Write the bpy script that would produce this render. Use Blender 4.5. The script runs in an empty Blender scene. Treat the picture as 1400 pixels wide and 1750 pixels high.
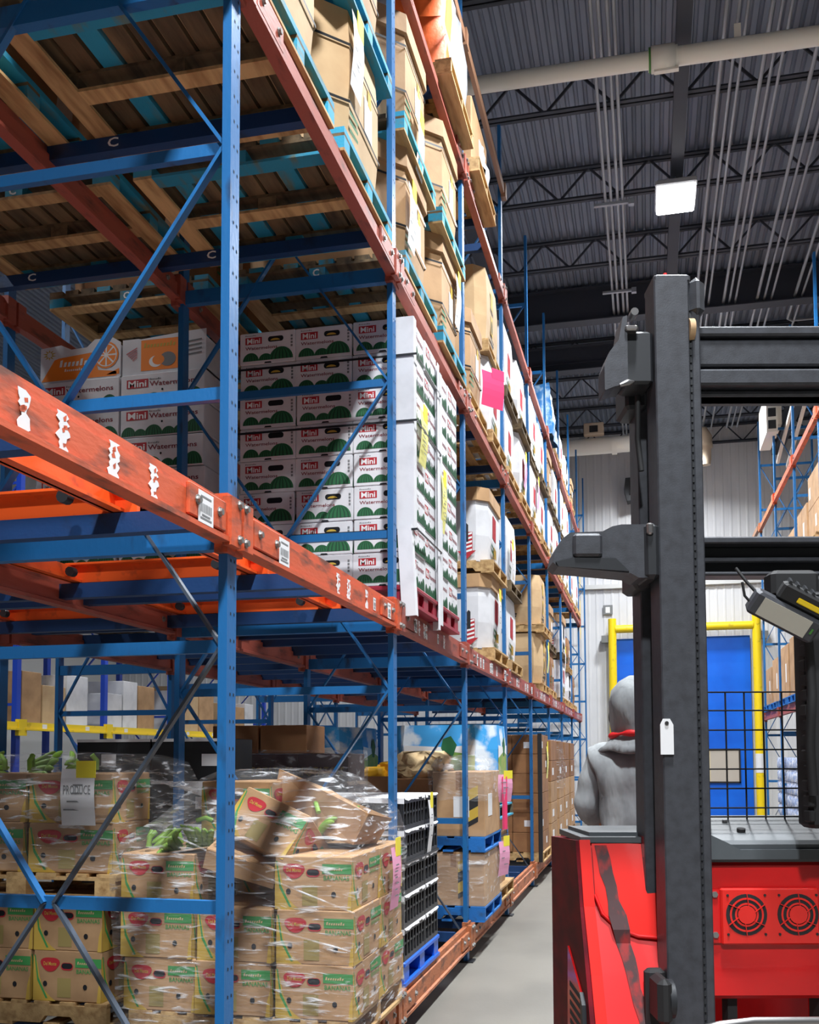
import bpy, math, random
from mathutils import Vector, Matrix
random.seed(7)
S = bpy.context.scene
COL = S.collection
R = math.radians

# ---------------------------------------------------------------- camera
YAW, PITCH, ROLL, CAMZ, FPX = 13.27, 3.66, -0.22, 1.72, 1725.0
cam_d = bpy.data.cameras.new('camera'); cam = bpy.data.objects.new('camera', cam_d); COL.objects.link(cam)
fw = Vector((-math.sin(R(YAW))*math.cos(R(PITCH)), math.cos(R(YAW))*math.cos(R(PITCH)), math.sin(R(PITCH))))
rt = Vector((math.cos(R(YAW)), math.sin(R(YAW)), 0)); up = rt.cross(fw)
c_, s_ = math.cos(R(ROLL)), math.sin(R(ROLL))
r2, u2 = c_*rt + s_*up, -s_*rt + c_*up
cam.matrix_world = Matrix(((r2.x, u2.x, -fw.x, 0), (r2.y, u2.y, -fw.y, 0), (r2.z, u2.z, -fw.z, CAMZ), (0, 0, 0, 1)))
cam_d.sensor_fit = 'VERTICAL'; cam_d.sensor_height = 36.0; cam_d.lens = 36.0*FPX/1750.0
cam_d.shift_x = 0.0; cam_d.shift_y = (1182-875)/1750.0
cam_d.clip_start = 0.05; cam_d.clip_end = 200
S.camera = cam

# ---------------------------------------------------------------- world, exposure
w = bpy.data.worlds.new('hall_ambient'); S.world = w; w.use_nodes = True
w.node_tree.nodes['Background'].inputs[0].default_value = (0.80, 0.88, 1.0, 1)
w.node_tree.nodes['Background'].inputs[1].default_value = 0.03
S.view_settings.view_transform = 'Standard'; S.view_settings.look = 'None'
S.view_settings.exposure = 0.0; S.view_settings.gamma = 1.0; S.view_settings.use_curve_mapping = False
LAMP_POWER = 650.0
LAMP_SPOTS = [(0.50, -4.6), (0.50, 1.5), (0.50, 7.6), (0.50, 13.7), (0.50, 19.8), (0.50, 23.9), (-7.2, 4.5), (-7.2, 10.1), (-7.2, 16.22), (-7.2, 22.34), (7.0, 12.14), (7.0, 20.3)]

# ---------------------------------------------------------------- helpers
def lin(r, g, b):
    f = lambda c: (c/255/12.92) if c/255 <= 0.04045 else ((c/255+0.055)/1.055)**2.4
    return (f(r), f(g), f(b), 1)

MATS = {}
def mat(name, col, rough=0.5, metal=0.0, col2=None, scale=6.0, lo=0.45, hi=0.7, stretch=(1, 1, 1), bump=0.0, bscale=40.0, rnd=0.0, emit=None, spec=0.5, coat=0.0, detail=4.0):
    m = bpy.data.materials.new(name); m.use_nodes = True; MATS[name] = m
    nt = m.node_tree; N, Lk = nt.nodes, nt.links; b = N['Principled BSDF']
    b.inputs['Base Color'].default_value = col; b.inputs['Roughness'].default_value = rough
    b.inputs['Metallic'].default_value = metal; b.inputs['Specular IOR Level'].default_value = spec
    if coat: b.inputs['Coat Weight'].default_value = coat; b.inputs['Coat Roughness'].default_value = 0.08
    tc = mp = None
    if col2 or bump:
        tc = N.new('ShaderNodeTexCoord'); mp = N.new('ShaderNodeMapping'); mp.inputs['Scale'].default_value = stretch
        Lk.new(tc.outputs['Object'], mp.inputs['Vector'])
    out = None
    if col2:
        n = N.new('ShaderNodeTexNoise'); n.inputs['Scale'].default_value = scale; n.inputs['Detail'].default_value = detail
        if rnd:
            oi = N.new('ShaderNodeObjectInfo'); n.noise_dimensions = '4D'
            ml = N.new('ShaderNodeMath'); ml.operation = 'MULTIPLY'; ml.inputs[1].default_value = 40
            Lk.new(oi.outputs['Random'], ml.inputs[0]); Lk.new(ml.outputs[0], n.inputs['W'])
        Lk.new(mp.outputs[0], n.inputs['Vector'])
        r = N.new('ShaderNodeMapRange'); r.inputs[1].default_value = lo; r.inputs[2].default_value = hi
        Lk.new(n.outputs[0], r.inputs[0])
        mx = N.new('ShaderNodeMix'); mx.data_type = 'RGBA'
        mx.inputs[6].default_value = col; mx.inputs[7].default_value = col2
        Lk.new(r.outputs[0], mx.inputs[0]); out = mx.outputs[2]
    if rnd:
        oi2 = N.new('ShaderNodeObjectInfo'); r2_ = N.new('ShaderNodeMapRange')
        r2_.inputs[3].default_value = 1-rnd; r2_.inputs[4].default_value = 1+rnd*0.6
        Lk.new(oi2.outputs['Random'], r2_.inputs[0])
        hv = N.new('ShaderNodeHueSaturation'); Lk.new(r2_.outputs[0], hv.inputs['Value'])
        if out: Lk.new(out, hv.inputs['Color'])
        else: hv.inputs['Color'].default_value = col
        out = hv.outputs[0]
    if out: Lk.new(out, b.inputs['Base Color'])
    if bump:
        n2 = N.new('ShaderNodeTexNoise'); n2.inputs['Scale'].default_value = bscale; n2.inputs['Detail'].default_value = 3
        Lk.new(mp.outputs[0], n2.inputs['Vector'])
        bp = N.new('ShaderNodeBump'); bp.inputs['Strength'].default_value = bump; bp.inputs['Distance'].default_value = 0.02
        Lk.new(n2.outputs[0], bp.inputs['Height']); Lk.new(bp.outputs[0], b.inputs['Normal'])
    if emit:
        b.inputs['Emission Color'].default_value = col; b.inputs['Emission Strength'].default_value = emit
    return m

def film(name, base, streak, scale, stretch, rot, bump):
    m = bpy.data.materials.new(name); m.use_nodes = True; MATS[name] = m
    nt = m.node_tree; N, Lk = nt.nodes, nt.links; b = N['Principled BSDF']; o = N['Material Output']
    b.inputs['Base Color'].default_value = (0.86, 0.87, 0.9, 1); b.inputs['Roughness'].default_value = 0.10
    b.inputs['Specular IOR Level'].default_value = 0.9
    tr = N.new('ShaderNodeBsdfTransparent'); mx = N.new('ShaderNodeMixShader')
    tc = N.new('ShaderNodeTexCoord'); mp = N.new('ShaderNodeMapping')
    mp.inputs['Scale'].default_value = stretch; mp.inputs['Rotation'].default_value = rot
    Lk.new(tc.outputs['Object'], mp.inputs[0])
    n = N.new('ShaderNodeTexNoise'); n.inputs['Scale'].default_value = scale; n.inputs['Detail'].default_value = 6; n.inputs['Distortion'].default_value = 0.6
    Lk.new(mp.outputs[0], n.inputs['Vector'])
    mr = N.new('ShaderNodeMapRange'); mr.inputs[1].default_value = 0.55; mr.inputs[2].default_value = 0.72; mr.inputs[3].default_value = base; mr.inputs[4].default_value = streak
    Lk.new(n.outputs[0], mr.inputs[0]); Lk.new(mr.outputs[0], mx.inputs[0])
    bp = N.new('ShaderNodeBump'); bp.inputs['Strength'].default_value = bump; bp.inputs['Distance'].default_value = 0.03
    Lk.new(n.outputs[0], bp.inputs['Height']); Lk.new(bp.outputs[0], b.inputs['Normal'])
    Lk.new(tr.outputs[0], mx.inputs[1]); Lk.new(b.outputs[0], mx.inputs[2]); Lk.new(mx.outputs[0], o.inputs[0])
    return m

_tx = {}
def text_geo(s, bold=0.0):
    k = (s, bold)
    if k not in _tx:
        cu = bpy.data.curves.new('lettering', 'FONT'); cu.body = s; cu.size = 1.0; cu.resolution_u = 2; cu.offset = bold
        ob = bpy.data.objects.new('lettering', cu); me = bpy.data.meshes.new_from_object(ob)
        vs = [(v.co.x, v.co.y) for v in me.vertices]; fs = [tuple(p.vertices) for p in me.polygons]
        bpy.data.objects.remove(ob); bpy.data.curves.remove(cu); bpy.data.meshes.remove(me)
        x0 = min(v[0] for v in vs); x1 = max(v[0] for v in vs); y0 = min(v[1] for v in vs); y1 = max(v[1] for v in vs)
        _tx[k] = ([((x-x0)/(x1-x0), (y-y0)/(y1-y0)) for x, y in vs], fs)
    return _tx[k]

def scribble(m, o, xd, yd, wd, ht, mi, n=7):
    o, xd, yd = Vector(o), Vector(xd), Vector(yd)
    for k in range(n):
        a = wd*k/n; b = wd*(k+0.62)/n; h_ = ht*(1.0 if k in (0, n-2) else 0.66); m.flat(o, xd, yd, [(a, 0), (b, 0), (b+ht*0.15, h_), (a+ht*0.15, h_*0.92)], mi)
class MB:
    def __init__(s): s.v, s.f, s.m, s.sm = [], [], [], []
    def add(s, vs, fs, mi=0, smooth=False):
        b = len(s.v); s.v += [tuple(p) for p in vs]
        for f in fs: s.f.append(tuple(i+b for i in f)); s.m.append(mi); s.sm.append(smooth)
        return s
    def box(s, x0, x1, y0, y1, z0, z1, mi=0):
        return s.add([(x0, y0, z0), (x1, y0, z0), (x1, y1, z0), (x0, y1, z0), (x0, y0, z1), (x1, y0, z1), (x1, y1, z1), (x0, y1, z1)],
                     [(0, 3, 2, 1), (4, 5, 6, 7), (0, 1, 5, 4), (1, 2, 6, 5), (2, 3, 7, 6), (3, 0, 4, 7)], mi)
    def cham(s, x0, x1, y0, y1, z0, z1, c, mi=0):
        ps = [(x0+c, y0), (x1-c, y0), (x1, y0+c), (x1, y1-c), (x1-c, y1), (x0+c, y1), (x0, y1-c), (x0, y0+c)]
        cx, cy = (x0+x1)/2, (y0+y1)/2
        ins = [(cx+(x-cx)*(1-2*c/(x1-x0)), cy+(y-cy)*(1-2*c/(y1-y0))) for x, y in ps]
        vs = [(x, y, z0) for x, y in ins]+[(x, y, z0+c) for x, y in ps]+[(x, y, z1-c) for x, y in ps]+[(x, y, z1) for x, y in ins]
        fs = [tuple(reversed(range(8))), tuple(range(24, 32))]
        for k in range(3):
            for i in range(8): j = (i+1) % 8; fs.append((k*8+i, k*8+j, k*8+8+j, k*8+8+i))
        return s.add(vs, fs, mi)
    def bar(s, p, q, w, h, mi=0, up=(0, 0, 1)):
        p, q = Vector(p), Vector(q); d = (q-p).normalized(); u = Vector(up)
        if abs(d.dot(u)) > 0.98: u = Vector((1, 0, 0))
        a = d.cross(u).normalized(); b = a.cross(d).normalized()
        a *= w/2; b *= h/2
        vs = [p-a-b, p+a-b, p+a+b, p-a+b, q-a-b, q+a-b, q+a+b, q-a+b]
        return s.add(vs, [(0, 1, 2, 3), (7, 6, 5, 4), (0, 4, 5, 1), (1, 5, 6, 2), (2, 6, 7, 3), (3, 7, 4, 0)], mi)
    def tube(s, pts, r, n=8, mi=0, caps=True):
        pts = [Vector(p) for p in pts]; rs = r if isinstance(r, (list, tuple)) else [r]*len(pts)
        rings = []; a = None
        for i, p in enumerate(pts):
            d = (pts[min(i+1, len(pts)-1)]-pts[max(i-1, 0)]).normalized()
            if a is None:
                a = d.cross(Vector((0, 0, 1)))
                if a.length < 0.05: a = d.cross(Vector((1, 0, 0)))
            else: a = a-d*a.dot(d)
            a = a.normalized(); b = d.cross(a)
            rings.append([p+(a*math.cos(t)+b*math.sin(t))*rs[i] for t in [2*math.pi*k/n for k in range(n)]])
        vs = [v for g in rings for v in g]; fs = []
        for i in range(len(pts)-1):
            for k in range(n):
                j = (k+1) % n; fs.append((i*n+k, i*n+j, (i+1)*n+j, (i+1)*n+k))
        s.add(vs, fs, mi, True)
        if caps: s.add(rings[0], [tuple(reversed(range(n)))], mi); s.add(rings[-1], [tuple(range(n))], mi)
        return s
    def prism(s, poly, axis, a0, a1, mi=0):
        # poly in the two other axes (in xyz order), extruded along axis
        def P(p, a): 
            q = list(p); q.insert(axis, a); return tuple(q)
        n = len(poly); vs = [P(p, a0) for p in poly]+[P(p, a1) for p in poly]
        fs = [tuple(range(n)), tuple(reversed(range(n, 2*n)))]+[(i, n+i, n+(i+1) % n, (i+1) % n) for i in range(n)]
        return s.add(vs, fs, mi)
    def flat(s, o, xd, yd, poly, mi=0):
        o, xd, yd = Vector(o), Vector(xd), Vector(yd)
        return s.add([o+xd*x+yd*y for x, y in poly], [tuple(range(len(poly)))], mi)
    def text(s, t, o, xd, yd, wd, ht, mi=0, bold=0.0):
        vs, fs = text_geo(t, bold); o, xd, yd = Vector(o), Vector(xd), Vector(yd)
        return s.add([o+xd*x*wd+yd*y*ht for x, y in vs], fs, mi)
    def mesh(s, name, mats, recalc=True):
        me = bpy.data.meshes.new(name); me.from_pydata(s.v, [], s.f)
        for m in mats: me.materials.append(MATS[m])
        me.polygons.foreach_set('material_index', s.m); me.polygons.foreach_set('use_smooth', s.sm)
        if recalc:
            import bmesh
            bm = bmesh.new(); bm.from_mesh(me); bmesh.ops.recalc_face_normals(bm, faces=bm.faces); bm.to_mesh(me); bm.free()
        me.update(); return me

def ell(cx, cy, rx, ry, a0=0, a1=360, n=16):
    return [(cx+rx*math.cos(R(a0+(a1-a0)*k/n)), cy+ry*math.sin(R(a0+(a1-a0)*k/n))) for k in range(n+(0 if a1-a0 == 360 else 1))]

def obj(name, data=None, parent=None, loc=(0, 0, 0), rot=(0, 0, 0)):
    o = bpy.data.objects.new(name, data); COL.objects.link(o); o.location = loc; o.rotation_euler = rot
    if parent: o.parent = parent
    return o
def thing(name, label, cat, loc=(0, 0, 0), rz=0, group=None, data=None, rot=None):
    o = obj(name, data, None, loc, rot or (0, 0, rz)); o['label'] = label; o['category'] = cat
    if group: o['group'] = group
    return o
def struct(name, data, loc=(0, 0, 0)):
    o = obj(name, data, None, loc); o['kind'] = 'structure'; return o
def part(name, mb, mats, parent, loc=(0, 0, 0), rot=(0, 0, 0)):
    return obj(name, mb.mesh(name, [mats] if isinstance(mats, str) else mats), parent, loc, rot)
ORD = ['nearest', 'second', 'third', 'fourth', 'fifth', 'sixth', 'seventh', 'eighth', 'ninth', 'tenth', 'eleventh', 'twelfth', 'thirteenth', 'fourteenth', 'fifteenth', 'sixteenth']

# ---------------------------------------------------------------- materials
mat('blue_paint', lin(26, 100, 160), 0.42, 0, lin(36, 58, 88), 9, 0.58, 0.72, (1, 1, 0.35), 0.05, 60)
mat('blue_deep', lin(16, 56, 104), 0.5, 0, lin(24, 36, 56), 7, 0.56, 0.75, (1, 1, 1), 0.05, 50)
mat('diag_steel', lin(74, 84, 98), 0.5, 0.2, lin(50, 54, 62), 9, 0.5, 0.7)
mat('blue_vivid', lin(28, 70, 190), 0.45)
mat('hole', lin(10, 14, 22), 0.9)
mat('orange_paint', lin(204, 88, 50), 0.55, 0, lin(110, 62, 46), 14, 0.52, 0.68, (1, 0.3, 1), 0.06, 60)
mat('orange_cart', lin(240, 92, 30), 0.45, 0, lin(150, 60, 30), 9, 0.6, 0.75, (1, 1, 1), 0.04, 50)
mat('red_beam', lin(158, 76, 60), 0.55, 0, lin(100, 52, 44), 12, 0.55, 0.7, (1, 0.3, 1), 0.06, 60)
mat('rust_beam', lin(176, 104, 64), 0.6, 0, lin(112, 68, 46), 18, 0.5, 0.68, (1, 0.4, 1), 0.12, 70)
mat('yellow_paint', lin(240, 206, 20), 0.42, 0, lin(176, 148, 30), 6, 0.62, 0.78)
mat('zinc', lin(150, 152, 150), 0.35, 0.7)
mat('brown_tie', lin(150, 110, 84), 0.55)
mat('paper', lin(226, 226, 228), 0.75, rnd=0.06)
mat('barcode', lin(60, 58, 58), 0.8, 0, lin(206, 204, 200), 3, 0.45, 0.55, (1, 60, 1))
mat('pink_paper', lin(228, 158, 190), 0.75)
mat('hotpink', lin(216, 60, 110), 0.7)
mat('yellow_paper', lin(238, 222, 60), 0.7)
mat('paleyellow_paper', lin(238, 232, 140), 0.75)
mat('ink_black', lin(34, 32, 34), 0.8)
mat('ink_grey', lin(120, 122, 124), 0.8)
mat('ink_red', lin(176, 32, 44), 0.7)
mat('ink_maroon', lin(126, 34, 48), 0.7)
mat('ink_pinkred', lin(206, 70, 84), 0.7)
mat('ink_green', lin(34, 104, 62), 0.7)
mat('ink_darkgreen', lin(18, 66, 42), 0.7)
mat('ink_banangreen', lin(58, 140, 72), 0.7)
mat('ink_yellow', lin(196, 162, 60), 0.75)
mat('ink_banana', lin(192, 158, 66), 0.75)
mat('ink_olive', lin(150, 132, 78), 0.8)
mat('ink_orange', lin(244, 134, 26), 0.65)
mat('ink_white', lin(236, 236, 236), 0.7)
mat('ink_sky', lin(60, 160, 226), 0.7, 0, lin(222, 232, 242), 4, 0.5, 0.62)
mat('ink_field', lin(120, 160, 74), 0.7, 0, lin(160, 168, 90), 6, 0.45, 0.6)
mat('white_card', lin(222, 222, 226), 0.7, 0, lin(204, 204, 208), 5, 0.45, 0.7, bump=0.04, bscale=30, rnd=0.06)
mat('card_edge', lin(196, 194, 196), 0.8)
mat('kraft', lin(184, 146, 106), 0.78, 0, lin(160, 124, 88), 5, 0.4, 0.7, (1, 1, 1), 0.05, 30, rnd=0.12)
mat('kraft_dark', lin(150, 106, 68), 0.8, 0, lin(128, 88, 56), 5, 0.4, 0.7, (1, 1, 1), 0.05, 30, rnd=0.12)
mat('kraft_light', lin(200, 170, 130), 0.78, 0, lin(182, 150, 112), 4, 0.4, 0.7, (1, 1, 1), 0.05, 30, rnd=0.08)
mat('potato_card', lin(78, 58, 62), 0.8, 0, lin(60, 46, 50), 5, 0.4, 0.7, rnd=0.1)
mat('wood', lin(204, 168, 116), 0.8, 0, lin(150, 112, 68), 7, 0.42, 0.7, (3, 0.4, 3), 0.12, 50, rnd=0.22)
mat('wood_old', lin(118, 98, 70), 0.85, 0, lin(70, 58, 42), 6, 0.42, 0.7, (3, 0.4, 3), 0.12, 50, rnd=0.28)
mat('teal_wood', lin(40, 150, 186), 0.7, 0, lin(110, 120, 96), 7, 0.52, 0.72, (2, 0.5, 2), 0.1, 50, rnd=0.2)
mat('blue_wood', lin(20, 110, 190), 0.65, 0, lin(40, 84, 130), 6, 0.52, 0.75, (2, 0.5, 2), 0.1, 50, rnd=0.15)
mat('blue_plastic', lin(12, 92, 206), 0.4)
mat('red_plastic', lin(150, 30, 52), 0.45)
mat('black_plastic', lin(32, 33, 36), 0.42, 0, lin(52, 53, 56), 10, 0.5, 0.7)
mat('black_card', lin(24, 25, 28), 0.55, rnd=0.15)
mat('strap', lin(28, 30, 34), 0.4)
mat('truck_red', lin(214, 24, 26), 0.33, 0, lin(196, 20, 24), 5, 0.4, 0.7, coat=0.4)
mat('truck_redlite', lin(226, 40, 34), 0.24, coat=0.6)
mat('truck_maroon', lin(112, 16, 28), 0.55, 0, lin(78, 14, 24), 4, 0.4, 0.65, (1, 1, 3), spec=0.08)
mat('truck_grey', lin(82, 87, 91), 0.5, 0, lin(70, 75, 79), 6, 0.4, 0.7)
mat('mast_black', lin(66, 68, 74), 0.5, 0.25, lin(56, 57, 62), 30, 0.4, 0.7, bump=0.04, bscale=200)
mat('mast_dark', lin(40, 42, 46), 0.5, 0.2)
mat('rubber', lin(26, 26, 28), 0.7)
mat('steel', lin(148, 146, 146), 0.3, 0.85, lin(110, 84, 72), 12, 0.55, 0.75)
mat('scuff', lin(66, 40, 42), 0.75, 0, lin(140, 34, 34), 22, 0.5, 0.62, (1, 1, 0.4))
mat('lens', lin(176, 172, 160), 0.35)
mat('deck', lin(126, 134, 150), 0.6, 0.0, lin(114, 122, 138), 3, 0.4, 0.7, (1, 0.2, 1))
mat('joist', lin(54, 58, 68), 0.7)
mat('conduit', lin(150, 154, 160), 0.45, 0.3)
mat('pipe_white', lin(232, 228, 218), 0.5)
mat('pipe_tan', lin(188, 170, 148), 0.55)
mat('lamp_body', lin(180, 182, 186), 0.45, 0.3)
mat('lamp_glow', (1.0, 1.0, 1.0, 1), 0.4, emit=22.0)
mat('wall_white', lin(214, 214, 216), 0.6, 0, lin(198, 198, 202), 1.5, 0.45, 0.75, (1, 1, 0.4))
mat('wall_plain', lin(206, 206, 204), 0.7)
mat('door_blue', lin(0, 102, 220), 0.42, 0, lin(0, 88, 202), 1.2, 0.4, 0.7)
mat('window_tan', lin(206, 190, 156), 0.3)
mat('window_grey', lin(186, 176, 164), 0.3)
mat('hoodie', lin(150, 154, 156), 0.9, 0, lin(124, 128, 132), 4, 0.4, 0.7, (2.4, 2.4, 0.8), 0.9, 5)
mat('trousers', lin(44, 46, 58), 0.9)
mat('skin', lin(176, 128, 100), 0.6)
mat('red_cloth', lin(212, 26, 30), 0.6)
mat('tarp_grey', lin(150, 152, 158), 0.5, 0, lin(190, 192, 196), 8, 0.4, 0.7, bump=0.3, bscale=12)
mat('tarp_orange', lin(240, 104, 34), 0.5, bump=0.2, bscale=14)
mat('bottle_blue', lin(150, 172, 218), 0.25, 0, lin(226, 232, 246), 16, 0.45, 0.6, rnd=0.15)
mat('bag_blue', lin(60, 130, 196), 0.4, 0, lin(170, 200, 226), 10, 0.45, 0.65, bump=0.3, bscale=20)
mat('fruit_yellow', lin(236, 176, 30), 0.5, 0, lin(206, 130, 20), 9, 0.5, 0.7)
mat('banana_green', lin(128, 168, 62), 0.5, 0, lin(92, 136, 48), 6, 0.45, 0.7)
mat('leaf_green', lin(66, 128, 50), 0.6)
mat('paper_tan', lin(214, 184, 138), 0.8, bump=0.5, bscale=10)
film('stretch_film', 0.06, 0.85, 7.0, (1.0, 1.0, 5.5), (R(24), R(28), 0), 1.0)
film('stretch_film_light', 0.10, 0.7, 8.0, (1.0, 1.0, 2.4), (R(-20), R(-18), 0), 0.9)

def floor_mat():
    m = mat('concrete', lin(124, 120, 112), 0.45, 0, lin(100, 97, 91), 0.9, 0.4, 0.7, (1, 0.6, 1), 0.03, 60, detail=8)
floor_mat()

# ================================================================ STRUCTURE
WALLY = 26.6; DECK = 10.18; XL, XR, YB = -15.0, 12.0, -9.0
m = MB(); m.add([(XL, YB, 0), (XR, YB, 0), (XR, WALLY, 0), (XL, WALLY, 0)], [(0, 1, 2, 3)])
struct('floor', m.mesh('floor', ['concrete']))
# corrugated roof deck, ribs along the aisle
prof = []; x = XL
while x < XR:
    prof += [(x, DECK), (x+0.06, DECK), (x+0.075, DECK+0.04), (x+0.105, DECK+0.04)]; x += 0.12
m = MB(); n = len(prof)
m.add([(a, YB, z) for a, z in prof]+[(a, WALLY+0.1, z) for a, z in prof], [(i, i+1, n+i+1, n+i) for i in range(n-1)])
struct('ceiling', m.mesh('ceiling', ['deck']))
# far wall: ribbed metal panel with a door opening behind the blue door
def ribs(x0, x1, pitch, d):
    o = []; x = x0
    while x < x1-1e-6:
        e = min(x+pitch, x1); o += [(x, 0), (x+pitch*0.62, 0), (x+pitch*0.72, -d), (x+pitch*0.90, -d)]; x += pitch
    return o+[(x1, 0)]
pr = ribs(XL, XR, 0.20, 0.010); n = len(pr)
m = MB(); m.add([(a, WALLY+d, 0) for a, d in pr]+[(a, WALLY+d, DECK) for a, d in pr], [(i, i+1, n+i+1, n+i) for i in range(n-1)])
struct('wall_far', m.mesh('wall_far', ['wall_white']))
m = MB(); m.add([(XL, YB, 0), (XL, WALLY, 0), (XL, WALLY, DECK), (XL, YB, DECK)], [(0, 1, 2, 3)])
struct('wall_left', m.mesh('wall_left', ['wall_plain']))
m = MB(); m.add([(XR, YB, 0), (XR, WALLY, 0), (XR, WALLY, DECK), (XR, YB, DECK)], [(0, 1, 2, 3)])
struct('wall_right', m.mesh('wall_right', ['wall_plain']))
m = MB(); m.box(XL, XR, WALLY-0.10, WALLY-0.02, 6.05, 6.16); o = struct('trim_1', m.mesh('trim_1', ['wall_plain']))

# blue roll-up door: curtain slats, frame, window
d = struct('door_1', None, (0.9, WALLY-0.05, 0))
m = MB(); nsl = 7; H = 4.72/nsl
for k in range(nsl):
    z0 = k*H; mm = MB(); mm.prism([(-0.05, z0), (-0.054, z0+H*0.5), (-0.05, z0+H), (0.0, z0+H), (0.0, z0)], 0, -1.66, 1.64)
    if k < 2: base = None
    part('curtain_panel', mm, 'door_blue', d)
wf = MB()
for a in (0, 1): wf.box(0.16, 1.34, -0.10, -0.06, 1.02+a*0.82, 1.06+a*0.82); wf.box(0.16+a*1.14, 0.20+a*1.14, -0.10, -0.06, 1.02, 1.88)
wo = part('window_frame', wf, 'ink_black', d)
part('window_pane', MB().box(0.2, 0.62, -0.085, -0.062, 1.06, 1.84), 'window_tan', wo)
part('window_pane', MB().box(0.62, 1.30, -0.085, -0.062, 1.06, 1.84), 'window_grey', wo)
# yellow pipe guard around the door
g = thing('door_guard', 'yellow steel pipe guard framing the blue door in the far wall', 'door guard', (0.9, WALLY-0.32, 0))
for s in (-1, 1):
    xx = -1.74 if s < 0 else 1.78
    part('post', MB().tube([(xx, 0, 0), (xx, 0, 5.22)], 0.105, 14), 'yellow_paint', g)
    part('wall_bracket', MB().box(xx+s*0.10, xx+s*0.28, 0.02, 0.26, 4.62, 4.80), 'zinc', g)
part('rail', MB().tube([(-1.66, 0, 4.95), (1.70, 0, 4.95)], 0.105, 14), 'yellow_paint', g)
part('sticker', MB().prism(ell(1.78, -0.0, 0.11, 0.11, 200, 340, 8)+[(1.78, 0)], 2, 1.28, 1.75), 'paper', g)
thing('wall_sign', 'small grey notice plate on the far wall beside the door', 'sign', (-0.95, WALLY-0.04, 5.5), data=MB().box(-0.12, 0.12, -0.02, 0, -0.12, 0.12).box(-0.06, 0.05, -0.024, -0.02, -0.08, 0.07, 1).mesh('wall_sign', ['ink_grey', 'ink_white']))

# ---- joists across the hall
WEBP, JB, JT = 0.84, 9.66, 10.16
webA = MB().bar((0, 0, JT-0.03), (WEBP/2, 0, JB+0.02), 0.028, 0.028).mesh('web_member', ['joist'])
webB = MB().bar((0, 0, JB+0.02), (WEBP/2, 0, JT-0.03), 0.028, 0.028).mesh('web_member', ['joist'])
JX0, JX1 = -9.7, 8.0
def chord(z0, z1):
    return MB().box(JX0, JX1, -0.07, -0.008, z0, z0+0.012).box(JX0, JX1, 0.008, 0.07, z0, z0+0.012).box(JX0, JX1, -0.02, -0.008, z0, z1).box(JX0, JX1, 0.008, 0.02, z0, z1)
botm = chord(JB, JB+0.055).mesh('bottom_chord', ['joist']); topm = chord(JT-0.055, JT).mesh('top_chord', ['joist'])
allw = MB(); x = JX0
while x < JX1-0.5:
    allw.bar((x, 0, JT-0.03), (x+WEBP/2, 0, JB+0.02), 0.028, 0.028); allw.bar((x+WEBP/2, 0, JB+0.02), (x+WEBP, 0, JT-0.03), 0.028, 0.028); x += WEBP
allw = allw.mesh('web_members', ['joist'])
for k in range(9):
    y = 10.1+2.04*k
    j = thing('roof_joist', 'dark open-web steel roof joist, %s one from the camera' % ORD[k], 'joist', (0, y, 0), group='open-web roof joists')
    obj('bottom_chord', botm, j); obj('top_chord', topm, j)
    if k in (1, 2, 3, 4):
        x = -3.2
        while x < 4.6:
            obj('web_member', webA, j, (x, 0, 0)); obj('web_member', webB, j, (x+WEBP/2, 0, 0)); x += WEBP
    else:
        o = obj('web_members', allw, j); o['kind'] = 'stuff'
def ibeam(L, h, b, t=0.02):
    return MB().box(-b/2, b/2, 0, L, 0, t).box(-b/2, b/2, 0, L, h-t, h).box(-t/2, t/2, 0, L, t, h-t)
for X, lb in ((-2.35, 'dark steel girder running above the left rack'), (3.3, 'dark steel girder running above the right rack')):
    thing('roof_girder', lb, 'girder', (X, 8.0, 9.30), data=ibeam(18.6, 0.36, 0.22).mesh('roof_girder', ['joist']))
thing('lamp_rail', 'dark channel along the ceiling carrying the bay lamps', 'channel', (0.52, 3.0, 9.52), data=ibeam(21.0, 0.13, 0.16, 0.012).mesh('lamp_rail', ['joist']))
for y, h, lb in ((18.0, 0.62, 'deep dark crossbeam under the roof, nearer of two'), (20.3, 0.52, 'deep dark crossbeam under the roof, farther of two')):
    thing('roof_crossbeam', lb, 'beam', (-8, y, 9.5), rz=R(-90), data=ibeam(17.0, h, 0.26).mesh('roof_crossbeam', ['joist']))

# ---- white pipe across the aisle
p = thing('sprinkler_pipe', 'thick white pipe crossing the aisle under the roof', 'pipe', (0.3, 10.9, 9.3))
part('pipe_run', MB().tube([(-5.0, -0.1, -0.005), (0.05, 0, 0)], 0.092, 18), 'pipe_white', p)
part('pipe_run', MB().tube([(0.05, 0, 0), (7.0, 0.12, 0)], 0.098, 18), 'pipe_white', p)
part('coupling', MB().tube([(-0.16, 0, 0), (-0.13, 0, 0), (-0.13, 0, 0), (0.12, 0, 0), (0.12, 0, 0), (0.15, 0, 0)], [0.115, 0.115, 0.135, 0.135, 0.115, 0.115], 18), 'pipe_white', p)
part('gasket_band', MB().tube([(-0.155, 0, 0), (-0.135, 0, 0)], 0.125, 18), 'leaf_green', p)
part('hanger_tab', MB().box(0.74, 0.81, -0.02, 0.02, 0.06, 0.25), 'pipe_white', p)
part('clip', MB().box(-0.10, 0.16, -0.03, 0.03, -0.155, -0.125), 'pipe_white', p)
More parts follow.
